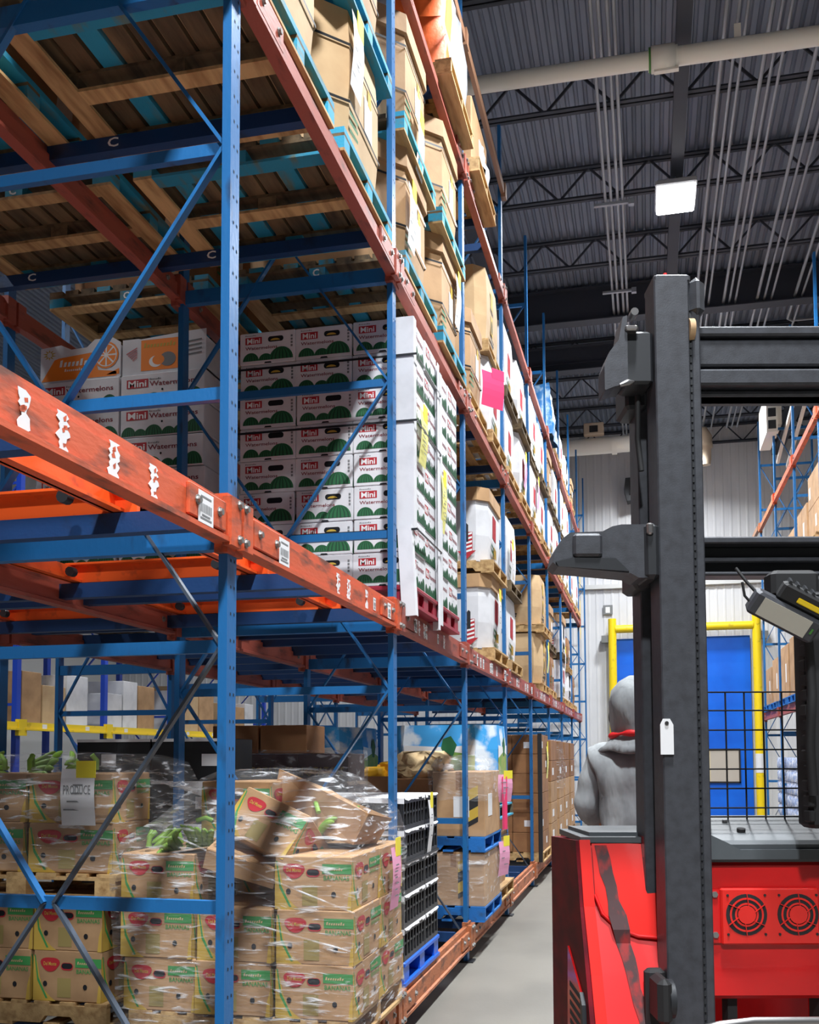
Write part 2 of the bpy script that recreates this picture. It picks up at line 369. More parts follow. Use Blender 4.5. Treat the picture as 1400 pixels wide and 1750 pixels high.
for k, (y, x0, x1, z) in enumerate(((24.6, -3.2, 0.5, 9.24),)):
    p = thing('air_duct', 'round pale duct under the roof before the far wall', 'duct', (0, y, z))
    part('duct_run', MB().tube([(x0, 0, 0), (-0.9, 0, 0.01), (0.55, 0, 0.03)], 0.2, 16), 'pipe_white', p)
    part('joint_ring', MB().tube([(-0.72, 0, 0), (-0.60, 0, 0)], 0.225, 16), 'pipe_white', p)
p = thing('duct_drop', 'tan elbow pipe dropping beside the mast at the far wall', 'pipe', (1.46, 24.6, 0))
part('elbow', MB().tube([(-0.5, 0.1, 9.42), (-0.2, 0.05, 9.42), (-0.05, 0, 9.38), (0, 0, 9.28), (0, 0, 9.1)], 0.16, 14), 'pipe_tan', p)
part('outlet', MB().tube([(0, 0, 9.1), (0, 0, 9.02), (0, 0, 9.02), (0, 0, 8.72), (0, 0, 8.6)], [0.17, 0.17, 0.13, 0.13, 0.11], 14), 'pipe_tan', p)
f = thing('junction_box', 'pale square box fixture on top of the far duct', 'box', (-1.14, 24.4, 9.45))
part('housing', MB().cham(-0.24, 0.24, -0.1, 0.1, 0.0, 0.3, 0.02), 'pipe_tan', f); part('opening', MB().box(-0.1, 0.1, -0.11, -0.09, 0.06, 0.22), 'ink_black', f)
f = thing('wall_speaker', 'black box loudspeaker on the far wall left of the mast', 'speaker', (-0.2, WALLY-0.5, 8.5))
part('cabinet', MB().prism([(-0.28, 0.0), (-0.2, -0.3), (0.3, -0.2), (0.3, 0.32), (-0.24, 0.3)], 1, -0.1, 0.3), 'mast_dark', f)
part('grille', MB().box(-0.14, 0.22, -0.13, -0.1, -0.14, 0.22), 'ink_black', f)

# ---- conduits along the aisle under the roof
def conduit(pts, r, label, grp='ceiling conduits'):
    thing('conduit', label, 'conduit', (0, 0, 0), group=grp, data=MB().tube(pts, r, 7).mesh('conduit', ['conduit']))
for k, x in enumerate((-0.45, -0.37, -0.28, -0.21)):
    conduit([(x, 5, 9.60), (x, 14, 9.60), (x, 25.5, 9.6)], 0.022, 'thin grey conduit left of the bay lamp, %s of four from the left' % ['first', 'second', 'third', 'last'][k])
for k, y in enumerate((14.2, 17.0)):
    thing('conduit_strut', 'short strut channel clamping the four left conduits, %s' % ('nearer' if k == 0 else 'farther'), 'bracket', (-0.33, y, 9.54), data=MB().box(-0.28, 0.28, -0.025, 0.025, 0, 0.035).box(0.2, 0.28, -0.04, 0.04, -0.03, 0.05).mesh('conduit_strut', ['conduit']))
for k, (x, y1) in enumerate(((0.95, 25), (1.08, 25), (1.17, 25), (1.42, 25), (1.52, 20), (1.62, 25), (1.98, 25), (2.10, 25), (2.22, 25), (2.60, 19.5), (2.72, 25))):
    pts = [(x, 5, 9.60), (x, 15, 9.6), (x, y1, 9.6)]
    if x == 2.60: pts = [(x, 5, 9.60), (x, 15, 9.6), (x, 18.9, 9.6), (x+0.08, 19.0, 9.6), (x+0.9, 19.0, 9.6)]
    conduit(pts, 0.02 if k % 3 else 0.026, 'thin grey conduit right of the bay lamp, %s from the left' % (['first']+ORD[1:])[k])

# ---- bay lamps
def lamp(x, y, k, label):
    t = thing('bay_lamp', label, 'lamp', (x, y, 9.22), group='ceiling bay lamps')
    part('housing', MB().cham(-0.27, 0.27, -0.36, 0.36, 0.03, 0.12, 0.02).box(-0.16, 0.16, -0.2, 0.2, 0.12, 0.19), 'lamp_body', t)
    part('diffuser', MB().cham(-0.25, 0.25, -0.34, 0.34, -0.005, 0.035, 0.012), 'lamp_glow', t)
    part('hanger', MB().tube([(0, -0.06, 0.19), (0, -0.06, 0.45)], 0.01, 6).tube([(0, 0.06, 0.19), (0, 0.06, 0.45)], 0.01, 6), 'zinc', t)
    ld = bpy.data.lights.new('bay_light', 'AREA'); ld.shape = 'RECTANGLE'; ld.size = 0.5; ld.size_y = 0.68
    ld.energy = LAMP_POWER*({-4.6: 1.7, 1.5: 1.25, 7.6: 0.85, 23.9: 0.5}.get(y, 0.9) if 0 < x < 1 else 0.32); ld.color = (0.93, 0.97, 1.0); ld.spread = R(146)
    lo = obj('bay_light', ld, t, (0, 0, -0.015))
for k, (x, y) in enumerate(LAMP_SPOTS):
    row = {0.5: 'over the aisle', -7.2: 'over the aisle behind the left rack', 7.0: 'over the aisle behind the right rack'}[x]
    lamp(x, y, k, 'glowing white square bay lamp on the ceiling above the forklift mast' if (x, y) == (0.5, 13.7) else 'white bay lamp %s, at %s place from the camera' % (row, ORD[k]))

# ---- ceiling cooler at the right
t = thing('ceiling_cooler', 'white fan cooler unit hanging over the right rack', 'cooler', (2.55, 20.2, 7.75))
part('casing', MB().box(-0.28, -0.08, -0.6, 0.6, 0.0, 0.75).box(-0.08, 0.02, -0.4, 0.5, 0.2, 0.7), 'pipe_white', t)
for k in range(3): part('fan_opening', MB().box(-0.25, -0.11, -0.62, -0.6, 0.06+0.23*k, 0.22+0.23*k), 'mast_dark', t)
part('drain_rail', MB().bar((0.15, -2.4, 0.65), (0.05, 0.6, -0.25), 0.05, 0.08), 'pipe_white', t)
part('drain_rail', MB().bar((0.33, -2.4, 0.55), (0.23, 0.6, -0.35), 0.05, 0.08), 'pipe_white', t)
part('hanger', MB().bar((-0.1, 0, 0.75), (-0.1, 0, 1.9), 0.03, 0.03), 'zinc', t)

# ================================================================ LEFT RACK
Y0, BL, XF, XM, XB, XE = 3.48, 2.5, -1.5, -2.95, -4.22, -5.41
TOPZ = 8.85
LV = {0: (0.12, 0.30), 1: (2.50, 2.66), 2: (4.70, 4.85), 3: (6.80, 6.96)}
STR = [0.21+0.96*k for k in range(9)]
BAYN = {-1: 'nearest', 0: 'second', 1: 'third', 2: 'fourth', 3: 'fifth', 4: 'sixth', 5: 'seventh', 6: 'eighth', 7: 'ninth'}
LVN = {0: 'floor level', 1: 'first shelf', 2: 'second shelf', 3: 'third shelf'}

def post_mesh(h, slots=True):
    m = MB().box(-0.035, 0, -0.0425, 0.0425, 0.012, h)
    if slots:
        z = 0.15
        while z < h-0.05:
            for y in (-0.012, 0.020):
                m.add([(0.0008, y-0.004, z-0.004), (0.0008, y+0.005, z-0.007), (0.0008, y+0.006, z+0.004), (0.0008, y-0.003, z+0.008)], [(0, 1, 2, 3)], 1)
            z += 0.10
    return m.mesh('post', ['blue_paint', 'hole'])
PM = post_mesh(TOPZ); PMB = post_mesh(TOPZ, False)
FOOT = MB().box(-0.09, 0.05, -0.07, 0.07, 0, 0.012).mesh('foot_plate', ['mast_dark'])
def frame(n, X, depth, label, lv=(1, 2, 3), top=TOPZ, grp='blue upright frames of the left rack', holes=True, mirror=1):
    t = thing('rack_frame', label, 'rack frame', (X, Y0+n*BL, 0), rz=0 if mirror > 0 else math.pi, group=grp)
    obj('post', PM if holes else PMB, t); obj('post', PMB, t, (-depth+0.035, 0, 0))
    obj('foot_plate', FOOT, t); obj('foot_plate', FOOT, t, (-depth+0.035, 0, 0))
    key = ('strut', depth)
    if key not in CACHE:
        CACHE[key] = MB().box(-depth+0.035, -0.035, -0.016, 0.016, -0.024, 0.024).mesh('strut', ['blue_paint'])
        CACHE[('lrail', depth)] = MB().box(-depth+0.035, -0.035, -0.03, 0.02, 0.0, 0.09).mesh('level_rail', ['blue_paint'])
        md = -depth/2
        for q, (a, b) in enumerate((((-0.03, 0), (md+0.02, 0.96)), ((-0.03, 0.96), (md+0.02, 0)), ((-depth+0.03, 0), (md-0.02, 0.96)), ((-depth+0.03, 0.96), (md-0.02, 0)))):
            CACHE[('diag', depth, q)] = MB().bar((a[0], -0.018, a[1]), (b[0], -0.018, b[1]), 0.014, 0.036, 0, (0, 1, 0)).mesh('diagonal', ['blue_paint'])
            CACHE[('diagd', depth, q)] = MB().bar((a[0], -0.018, a[1]), (b[0], -0.018, b[1]), 0.012, 0.028, 0, (0, 1, 0)).mesh('diagonal', ['diag_steel'])
    for k, z in enumerate(STR): obj('strut', CACHE[key], t, (0, 0, z))
    for k in range(len(STR)-1):
        up = (k % 2 == 0)     # even strut: nodes at posts, odd: node in the middle
        for q in ((0, 2) if up else (1, 3)): obj('diagonal', CACHE[('diagd' if (k == 0 or (k < 3 and q < 2 and n < 1)) else 'diag', depth, q)], t, (0, 0, STR[k]))
    for l in lv: obj('level_rail', CACHE[('lrail', depth)], t, (0, 0, LV[l][0]-0.01))
    return t
CACHE = {}
for n in range(0, 10):
    frame(n, XF, XF-XM, 'blue slotted steel rack frame on the left aisle side, %s from the camera' % ORD[n], lv=(1, 2, 3) if n < 9 else ())
for n in range(0, 7):
    frame(n, XB, XB-XE, 'blue steel rack frame at the back of the left rack, %s from the camera' % ORD[n], holes=False, grp='rear frames of the left rack')

SPL = BL-0.085
def beam_body(h, mts):
    # front plate with stepped top and lower lip, running along y
    pf = [(-0.03, 0), (0.035, 0), (0.035, 0.018), (0.02, 0.024), (0.02, h-0.045), (0.006, h-0.04), (0.006, h), (-0.03, h)]
    return MB().prism(pf, 1, 0.03, SPL-0.03).mesh('beam_body', mts)
def conn(h, mts):
    return MB().box(-0.04, 0.012, -0.042, 0.03, -0.03, h+0.03).box(0.006, 0.042, -0.030, 0.06, -0.01, h+0.01).mesh('connector', mts)
def conn2(h, mts):
    return MB().box(-0.04, 0.012, -0.03, 0.042, -0.03, h+0.03).box(0.006, 0.042, -0.06, 0.030, -0.01, h+0.01).mesh('connector', mts)
BOLT = MB().prism(ell(0, 0, 0.013, 0.013, n=6), 0, 0.0, 0.014).prism(ell(0, 0, 0.018, 0.018, n=10), 0, 0.0, 0.004).mesh('bolt', ['zinc'])
SPLICE = MB().cham(0.018, 0.034, -0.15, 0.15, -0.055, 0.055, 0.004)
def label_mesh(w_, h_, seed):
    rr = random.Random(seed); m = MB().box(0, 0.001, -w_/2, w_/2, -h_/2, h_/2)
    y = -w_*0.38
    while y < w_*0.36:
        ww = rr.choice((0.002, 0.003, 0.005)); m.add([(0.0016, y, -h_*0.16), (0.0016, y+ww, -h_*0.16), (0.0016, y+ww, h_*0.12), (0.0016, y, h_*0.12)], [(0, 1, 2, 3)], 1); y += ww+rr.choice((0.003, 0.004))
    for z, a in ((0.30, 0.7), (-0.28, 0.55), (-0.38, 0.75)):
        m.add([(0.0016, -w_*a/2, h_*z), (0.0016, w_*a/2, h_*z), (0.0016, w_*a/2, h_*(z+0.06)), (0.0016, -w_*a/2, h_*(z+0.06))], [(0, 1, 2, 3)], 1)
    return m.mesh('shelf_label', ['paper', 'ink_grey'])
LABM = [label_mesh(0.12, 0.11, 1), label_mesh(0.07, 0.09, 2), label_mesh(0.05, 0.07, 3)]
def torn(seed):
    rr = random.Random(seed); m = MB(); w0, w1 = rr.uniform(.02, .034), rr.uniform(.018, .03)
    L = [(-w0+rr.uniform(-.008, .014), -0.052+0.0095*k) for k in range(12)]; Rr = [(w1+rr.uniform(-.018, .008), -0.052+0.0095*k) for k in range(12)]
    m.prism(L+list(reversed(Rr)), 0, 0, 0.001)
    for k in range(4):
        z, y = rr.uniform(-.04, .03), rr.uniform(-.02, .004); m.add([(0.0014, y, z), (0.0014, y+rr.uniform(.006, .02), z+0.004), (0.0014, y+0.012, z+rr.uniform(.01, .022)), (0.0014, y-0.004, z+0.01)], [(0, 1, 2, 3)], 1)
    return m.mesh('torn_label', ['paper', 'orange_paint'])
TORN = [torn(s) for s in (4, 5, 6)]
BEAMM = {}
def beam(n, lvl, X, mts, label, detail=2, rotpi=False, ybase=None, grp=None, z0=None):
    a, b = LV[lvl]; h = b-a; key = (round(h, 3), mts)
    if key not in BEAMM:
        BEAMM[key] = (beam_body(h, [mts]), conn(h, [mts if mts == 'rust_beam' else 'orange_paint' if mts == 'orange_paint' else 'red_beam']), conn2(h, [mts]))
    bb, c1, c2 = BEAMM[key]
    t = thing('rack_beam', label, 'rack beam', (X, (Y0+n*BL if ybase is None else ybase)+0.0425, a if z0 is None else z0), group=grp or 'orange load beams of the left rack')
    if rotpi: t.rotation_euler = (0, 0, math.pi); t.location.y += SPL
    obj('beam_body', bb, t); obj('connector', c1, t); obj('connector', c2, t, (0, SPL, 0))
    if detail >= 2:
        for y in (0.24, SPL-0.24): obj('splice_plate', CACHE.setdefault(('splice', mts), SPLICE.mesh('splice_plate', [mts])), t, (0, y, h*0.52))
        for y in (0.15, 0.33, SPL-0.33, SPL-0.15): obj('bolt', BOLT, t, (0.034, y, h*0.55))
        for z in (0.02, h-0.01): obj('bolt', BOLT, t, (0.042, -0.012, z)); obj('bolt', BOLT, t, (0.042, SPL+0.012, z))
    elif detail == 1:
        for y in (0.2, SPL-0.2): obj('bolt', BOLT, t, (0.02, y, h*0.5))
    return t
for n in range(-1, 8):
    for l in (0, 1, 2, 3):
        if n == 7 and l == 0: continue
        mt = 'rust_beam' if l == 0 else 'orange_paint' if (l == 1 and n < 1) else 'red_beam'
        b = beam(n, l, XF, mt, '%s front load beam of the left rack, %s, %s bay' % ({'rust_beam': 'rusty', 'orange_paint': 'orange', 'red_beam': 'faded red'}[mt], LVN[l], BAYN[n]), 2 if n < 3 else 1)
        rr = random.Random(n*7+l)
        if l == 1:
            h = LV[1][1]-LV[1][0]
            if n == -1: spots = [(2.15, 0), (1.13, 7), (1.30, 8), (1.56, 9), (1.80, 8)]
            elif n == 0: spots = [(0.42, 0), (1.22, 8), (1.40, 9), (1.74, 7), (1.90, 2), (2.18, 1)]
            else: spots = [(rr.uniform(0.3, 2.2), rr.choice((0, 1, 1, 2, 7, 8, 9))) for _ in range(8)]
            for y, q in spots:
                if q >= 7: obj('torn_label', TORN[q-7], b, (0.0345 if abs(y-0.24) < 0.16 or abs(y-SPL+0.24) < 0.16 else 0.021, y, h*0.45))
                else: obj('shelf_label', LABM[q], b, (0.0346 if abs(y-0.24) < 0.2 or abs(y-SPL+0.24) < 0.2 else 0.021, y, h*0.45))
for n in range(-1, 6):
    for l in (1, 2, 3):
        beam(n, l, XM, 'red_beam', 'dark red middle beam inside the left rack, %s, %s bay' % (LVN[l], BAYN[n]), 1, grp='middle beams of the left rack')
    if n >= 0:
        for l in (1, 2): beam(n, l, XB, 'red_beam', 'dark red rear beam inside the left rack, %s, %s bay' % (LVN[l], BAYN[n]), 0, grp='rear beams of the left rack')
for n in (1, 2):
    thing('tie_beam', 'brown tie beam along the top of the left rack, %s bay' % BAYN[n], 'tie beam', (XF+0.01, Y0+n*BL, 8.03), group='top tie beams',
          data=MB().box(-0.01, 0.03, -0.03 if n == 1 else 0.03, BL+0.03, 0, 0.10).box(-0.01, 0.045, BL-0.05, BL+0.05, -0.03, 0.13).mesh('tie_beam', ['brown_tie']))

# push-back rails across the rack and empty carts
RAIL = MB().box(-2.68, 0.0, -0.03, 0.03, 0, 0.010).box(-2.68, 0, -0.03, -0.02, 0.010, 0.065).box(-2.68, 0, -0.03, 0.012, 0.065, 0.075).mesh('pallet_rail', ['blue_deep'])
RMARK = MB().text('C', (0, -0.0305, 0.018), (1, 0, 0), (0, 0, 1), 0.06, 0.05, 0, 0.02).mesh('painted_mark', ['ink_white'])
for n in range(-1, 7):
    for l in ((0, 1, 2, 3) if n < 3 else (0, 1, 2) if n == 3 else (1, 2)):
        for q, dy in enumerate((0.17, 1.14, 1.37, 2.34) if (l == 1 and n < 1) else (0.30, 0.98, 1.46, 2.16)):
            if (n > 3 or l == 2) and q in ((1, 3) if l != 2 else (0, 2)): continue
            t = thing('pallet_rail', 'blue channel rail under the pallets, %s, %s bay, %s rail' % (LVN[l], BAYN[n], ORD[q]), 'rail', (XF-0.05, Y0+n*BL+dy, LV[l][1]-0.077 if not (l == 1 and n < 1) else 2.535), group='push-back rails', data=RAIL)
            if l == 2 and n in (0, 1):
                for xx in (-1.05, -2.3): obj('painted_mark', RMARK, t, (xx, 0, 0))
def cart(n, q, dep, l, label):
    t = thing('pallet_cart', label, 'cart', (XF-0.30-dep*1.22, Y0+n*BL+(0.14 if q == 0 else 1.34), LV[l][1]-0.045 if l == 1 else LV[l][1]), group='orange push-back carts')
    W, D = 1.02, 1.08
    for y in (0.02, W-0.02):
        part('side_member', MB().box(-D, 0, y-0.012, y+0.012, 0, 0.095).box(-D, 0, y-(0.012 if y < 0.5 else -0.0), y+(0.06 if y < 0.5 else -0.06), 0.085, 0.095), 'orange_cart', t)
    for x in (-D+0.02, -0.10):
        part('cross_member', MB().box(x-0.012, x+0.012, 0.032, W-0.032, 0.0, 0.08).box(x, x+0.05, 0.032, W-0.032, 0.0, 0.012), 'orange_cart', t)
    part('stop_block', MB().box(-0.11, -0.02, 0.0, 0.09, -0.05, 0.02), 'orange_cart', t)
    for x in (-D+0.1, -0.2):
        for y in (0.16, W-0.18): part('roller', MB().tube([(x, y-0.02, 0.028), (x, y+0.02, 0.028)], 0.024, 10), 'mast_dark', t)
for n in (-1, 0):
    for q in (0, 1):
        for dep in (0, 1):
            cart(n, q, dep, 1, 'empty orange pallet cart on the first shelf, %s bay, %s %s' % (BAYN[n], ['nearer', 'farther'][q], ['at the aisle', 'set deeper'][dep]))
for q in (0, 1): cart(3, q, 0, 0, 'empty orange pallet cart near the floor in the fifth bay, %s' % ['nearer', 'farther'][q])

# ================================================================ PALLETS AND LOADS
def stringer(L=1.2, h=0.095, t=0.04):
    pf = [(-L/2, 0), (-L/2+0.18, 0), (-L/2+0.21, 0.038), (-0.24, 0.038), (-0.21, 0), (0.21, 0), (0.24, 0.038), (L/2-0.21, 0.038), (L/2-0.18, 0), (L/2, 0), (L/2, h), (-L/2, h)]
    return MB().prism(pf, 1, -t/2, t/2)
PALM = {}
def pallet_meshes(mt):
    if mt not in PALM:
        PALM[mt] = (stringer().mesh('stringer', [mt]), MB().box(-0.045, 0.045, -0.5, 0.5, 0, 0.017).mesh('deck_board', [mt]), MB().box(-0.065, 0.065, -0.5, 0.5, 0, 0.017).mesh('deck_board', [mt]))
        w = MB()
        for y in (-0.47, 0, 0.47): w.box(-0.6, 0.6, y-0.02, y+0.02, 0.017, 0.112)
        for x in (-0.535, -0.36, -0.18, 0, 0.18, 0.36, 0.535): w.box(x-0.05, x+0.05, -0.5, 0.5, 0.112, 0.129)
        for x in (-0.535, 0, 0.535): w.box(x-0.06, x+0.06, -0.5, 0.5, 0, 0.017)
        PALM[(mt, 1)] = w.mesh('pallet', [mt])
    return PALM[mt]
CH = {}
def chep(x, y, z, label, grp='pallets in the left rack'):
    if not CH:
        CH['bl'] = MB().box(-0.055, 0.055, -0.05, 0.05, 0.016, 0.08).mesh('block', ['teal_wood']); CH['blw'] = MB().box(-0.055, 0.055, -0.05, 0.05, 0.016, 0.08).mesh('block', ['wood_old'])
        CH['bx'] = MB().box(-0.49, 0.49, -0.05, 0.05, 0, 0.016).mesh('bottom_board', ['wood']); CH['bs'] = MB().box(-0.49, 0.49, -0.05, 0.05, 0, 0.016).mesh('bottom_board', ['teal_wood'])
        CH['by'] = MB().box(-0.055, 0.055, -0.5, 0.5, 0, 0.016).mesh('bottom_board', ['wood']); CH['byt'] = MB().box(-0.055, 0.055, -0.5, 0.5, 0, 0.016).mesh('bottom_board', ['teal_wood'])
        CH['sx'] = MB().box(-0.6, 0.6, -0.05, 0.05, 0.08, 0.097).mesh('stringer_board', ['wood_old'])
        for k, mt in enumerate(('wood_old', 'wood_old', 'teal_wood')): CH['d%d' % k] = MB().box(-0.05, 0.05, -0.5, 0.5, 0.112-0.015, 0.129-0.0).mesh('deck_board', [mt])
        CH['mk'] = MB().text('C', (0, 0, 0), (1, 0, 0), (0, 0, 1), 0.045, 0.05, 0, 0.03).mesh('painted_mark', ['ink_white'])
    t = thing('wooden_pallet', label, 'pallet', (x, y, z), 0, grp); rr = random.Random(label)
    for yy in (-0.45, 0, 0.45):
        for xx in (-0.545, 0, 0.545): obj('block', CH['bl'] if (xx > 0.5 or yy != 0) else CH['blw'], t, (xx, yy, 0))
        obj('bottom_board', CH['bx'] if yy == 0 or rr.random() < 0.5 else CH['bs'], t, (0, yy, 0)); obj('stringer_board', CH['sx'], t, (0, yy, 0))
    obj('bottom_board', CH['byt'] if rr.random() < 0.4 else CH['by'], t, (0.545, 0, 0)); obj('bottom_board', CH['by'], t, (-0.545, 0, 0))
    for k in range(10): obj('deck_board', CH['d2'] if k == 9 or rr.random() < 0.15 else CH['d0'], t, (-0.55+0.1222*k, 0, 0))
    obj('painted_mark', CH['mk'], t, (-0.03, -0.501, 0.022))
    return t
PH = 0.129
def pallet(x, y, z, mt, label, detail=True, rz=0, grp='pallets in the left rack', name='wooden_pallet'):
    st, db, wb = pallet_meshes(mt)
    if not detail: return thing(name, label, 'pallet', (x, y, z), rz, grp, PALM[(mt, 1)])
    t = thing(name, label, 'pallet', (x, y, z), rz, grp); rr = random.Random(label)
    if mt == 'teal_wood': wo_ = pallet_meshes('wood_old'); st2, db2, wb2 = wo_
    else: st2, db2, wb2 = st, db, wb
    for yy in (-0.48, 0, 0.48): obj('stringer', st if yy < 0 else st2, t, (0, yy, 0.017))
    for x_ in (-0.535, -0.27, 0.0, 0.27, 0.535): obj('bottom_board', wb if x_ > 0.5 else wb2 if abs(x_) > 0.5 else db2, t, (x_+rr.uniform(-.01, .01), 0, 0))
    for x_ in (-0.535, -0.375, -0.225, -0.075, 0.075, 0.225, 0.375, 0.535): obj('deck_board', wb if x_ > 0.5 else wb2 if abs(x_) > 0.5 else (db if rr.random() < 0.25 else db2), t, (x_+rr.uniform(-.008, .008), 0, 0.112))
    return t
def plastic_pallet(x, y, z, mt, label, W=1.0, D=1.2, h=0.14):
    t = thing('plastic_pallet', label, 'pallet', (x, y, z), 0, 'pallets in the left rack')
    part('deck', MB().cham(-D/2, D/2, -W/2, W/2, h-0.035, h, 0.008), mt, t)
    for xx in (-D/2+0.07, 0, D/2-0.07):
        for yy in (-W/2+0.08, 0, W/2-0.08): part('foot', MB().prism([(xx-0.06, yy-0.07), (xx+0.06, yy-0.07), (xx+0.06, yy+0.07), (xx-0.06, yy+0.07)], 2, 0.02, h-0.035), mt, t)
    for xx in (-D/2+0.06, 0, D/2-0.06): part('skid', MB().box(xx-0.06, xx+0.06, -W/2, W/2, 0, 0.022), mt, t)
    return t

def dome(m, o, xd, yd, cx, base, rx, ry, g=0, s=1):
    m.flat(o, xd, yd, ell(cx, base, rx, ry, 0, 180, 14), g)
    off = Vector(xd).cross(Vector(yd))*0.0006
    for k in (0.86, 0.55, 0.2):
        a = ell(cx, base, rx*k, ry*0.97, 0, 180, 8); b = ell(cx, base, rx*(k-0.12), ry*0.97, 0, 180, 8)
        for h in (0, 1):
            seg = slice(0, 5) if h == 0 else slice(4, 9)
            m.flat(Vector(o)+off, xd, yd, a[seg]+list(reversed(b[seg])), s)
WM = ['ink_red', 'ink_white', 'ink_maroon', 'ink_green', 'ink_darkgreen', 'hole', 'ink_grey', 'ink_yellow']
def wm_end(m, o, xd, yd, W, H, yel):
    o = Vector(o); n = Vector(xd).cross(Vector(yd))*0.0007; F = lambda p, i: m.flat(o, xd, yd, p, i)
    F([(-.40*W, .62*H), (-.10*W, .62*H), (-.10*W, .84*H), (-.40*W, .84*H)], 0)
    m.text('Mini', o+n+Vector(xd)*(-.37*W)+Vector(yd)*(.645*H), xd, yd, .24*W, .165*H, 1, 0.02)
    m.text('Watermelons', o+Vector(xd)*(-.40*W)+Vector(yd)*(.45*H), xd, yd, .58*W, .10*H, 2, 0.012)
    F(ell(.05*W, .74*H, .04*W, .085*H, 90, 270, 6)+ell(.25*W, .74*H, .04*W, .085*H, -90, 90, 6), 5)
    if yel: m.flat(o+n, xd, yd, ell(.14*W, .68*H, .09*W, .08*H, 10, 170, 8), 7)
    b = .10*H
    dome(m, o, xd, yd, -.30*W, b, .145*W, .26*H, 3, 4); dome(m, o, xd, yd, -.03*W, b, .13*W, .21*H, 3, 4); dome(m, o+n, xd, yd, .25*W, b, .215*W, .38*H, 3, 4)
    F([(-.06*W, .0), (.08*W, 0), (.06*W, .05*H), (-.04*W, .05*H)], 5)
    scribble(m, o+Vector(xd)*(-.40*W)+Vector(yd)*(.88*H), xd, yd, .2*W, .04*H, 6)
    for k in range(4): F([(.42*W, (.45+.1*k)*H), (.455*W, (.45+.1*k)*H), (.455*W, (.52+.1*k)*H), (.42*W, (.52+.1*k)*H)], 6)
def wm_side(m, o, xd, yd, W, H, yel):
    o = Vector(o); n = Vector(xd).cross(Vector(yd))*0.0007; F = lambda p, i: m.flat(o, xd, yd, p, i)
    F([(-.43*W, .54*H), (-.17*W, .54*H), (-.17*W, .82*H), (-.43*W, .82*H)], 0)
    m.text('Mini', o+n+Vector(xd)*(-.41*W)+Vector(yd)*(.57*H), xd, yd, .22*W, .21*H, 1, 0.02)
    m.text('Watermelons', o+Vector(xd)*(-.155*W)+Vector(yd)*(.57*H), xd, yd, .58*W, .16*H, 2, 0.015)
    scribble(m, o+Vector(xd)*(-.155*W)+Vector(yd)*(.77*H), xd, yd, .14*W, .06*H, 6)
    b = .03*H
    for cx, rx, ry in ((-.40, .09, .30), (-.26, .08, .22), (-.10, .11, .33), (.08, .085, .24), (.23, .10, .28), (.38, .11, .40)): dome(m, o+n*(1 if rx > .09 else 0), xd, yd, cx*W, b, rx*W, ry*H, 3, 4)
    F(ell(.0, .44*H, .012*W, .04*H, n=8), 5)
def wm_box(w, l, h, yel):
    c = MB().cham(-w/2, w/2, -l/2, l/2, 0, h-0.004, 0.004).box(-w/2+0.012, w/2-0.012, -l/2+0.012, l/2-0.012, h-0.004, h).mesh('watermelon_box', ['white_card'])
    e = 0.0012; p = MB()
    wm_end(p, (0, -l/2-e, 0), (1, 0, 0), (0, 0, 1), w, h, yel); wm_side(p, (w/2+e, 0, 0), (0, 1, 0), (0, 0, 1), l, h, yel)
    wm_side(p, (-w/2-e, 0, 0), (0, -1, 0), (0, 0, 1), l, h, yel)
    return c, p.mesh('printing', WM, False)
WH = 0.217
WV = [wm_box(0.388, 0.368, WH, k) for k in (0, 1)]; WVL = wm_box(0.40, 0.62, WH, 0)
ROW = ['bottom', 'second', 'third', 'fourth', 'fifth', 'sixth', 'seventh', 'top']
def wbox(V, x, y, z, label, rz, grp):
    t = thing('watermelon_box', label, 'box', (x+random.uniform(-.006, .006), y+random.uniform(-.004, .004), z), rz+random.uniform(-.008, .008), grp, V[0]); obj('printing', V[1], t)
zb = LV[1][1]
plastic_pallet(-2.01, 6.51, zb, 'red_plastic', 'dark red plastic pallet under the near watermelon stack', 0.75)
plastic_pallet(-2.01, 7.31, zb, 'red_plastic', 'dark red plastic pallet under the far watermelon stack', 0.75)
for r in range(8):
    for c in range(3):
        wbox(WV[random.random() < 0.55], -1.425-0.195-c*0.393, 6.14+0.185, zb+0.14+r*WH, 'white watermelon carton, near stack, %s row, %s facing the camera' % (ROW[r], ['right column', 'middle column', 'left column'][c]), 0, 'watermelon cartons in the near stack')
    wbox(WV[r % 2], -1.62, 6.14+0.557, zb+0.14+r*WH, 'white watermelon carton, near stack, %s row, behind the right column' % ROW[r], 0, 'watermelon cartons in the near stack')
    for c in (0, 1):
        wbox(WV[(r+c) % 2], -1.62, 6.94+0.185+0.372*c, zb+0.14+r*WH*0.985, 'white watermelon carton, far stack, %s row, %s' % (ROW[r], ['near half', 'far half'][c]), 0, 'watermelon cartons in the far stack')
pallet(-3.48, 6.64, zb, 'wood_old', 'worn wooden pallet under the deep watermelon stack')
for r in range(7):
    for c in range(2):
        wbox(WVL, -2.85-0.315-c*0.635, 6.14+0.2, zb+PH+r*WH*1.02, 'white watermelon carton, deep stack behind the frame, %s row, %s' % (ROW[r], ['right', 'left'][c]), R(-90), 'watermelon cartons in the deep stack')
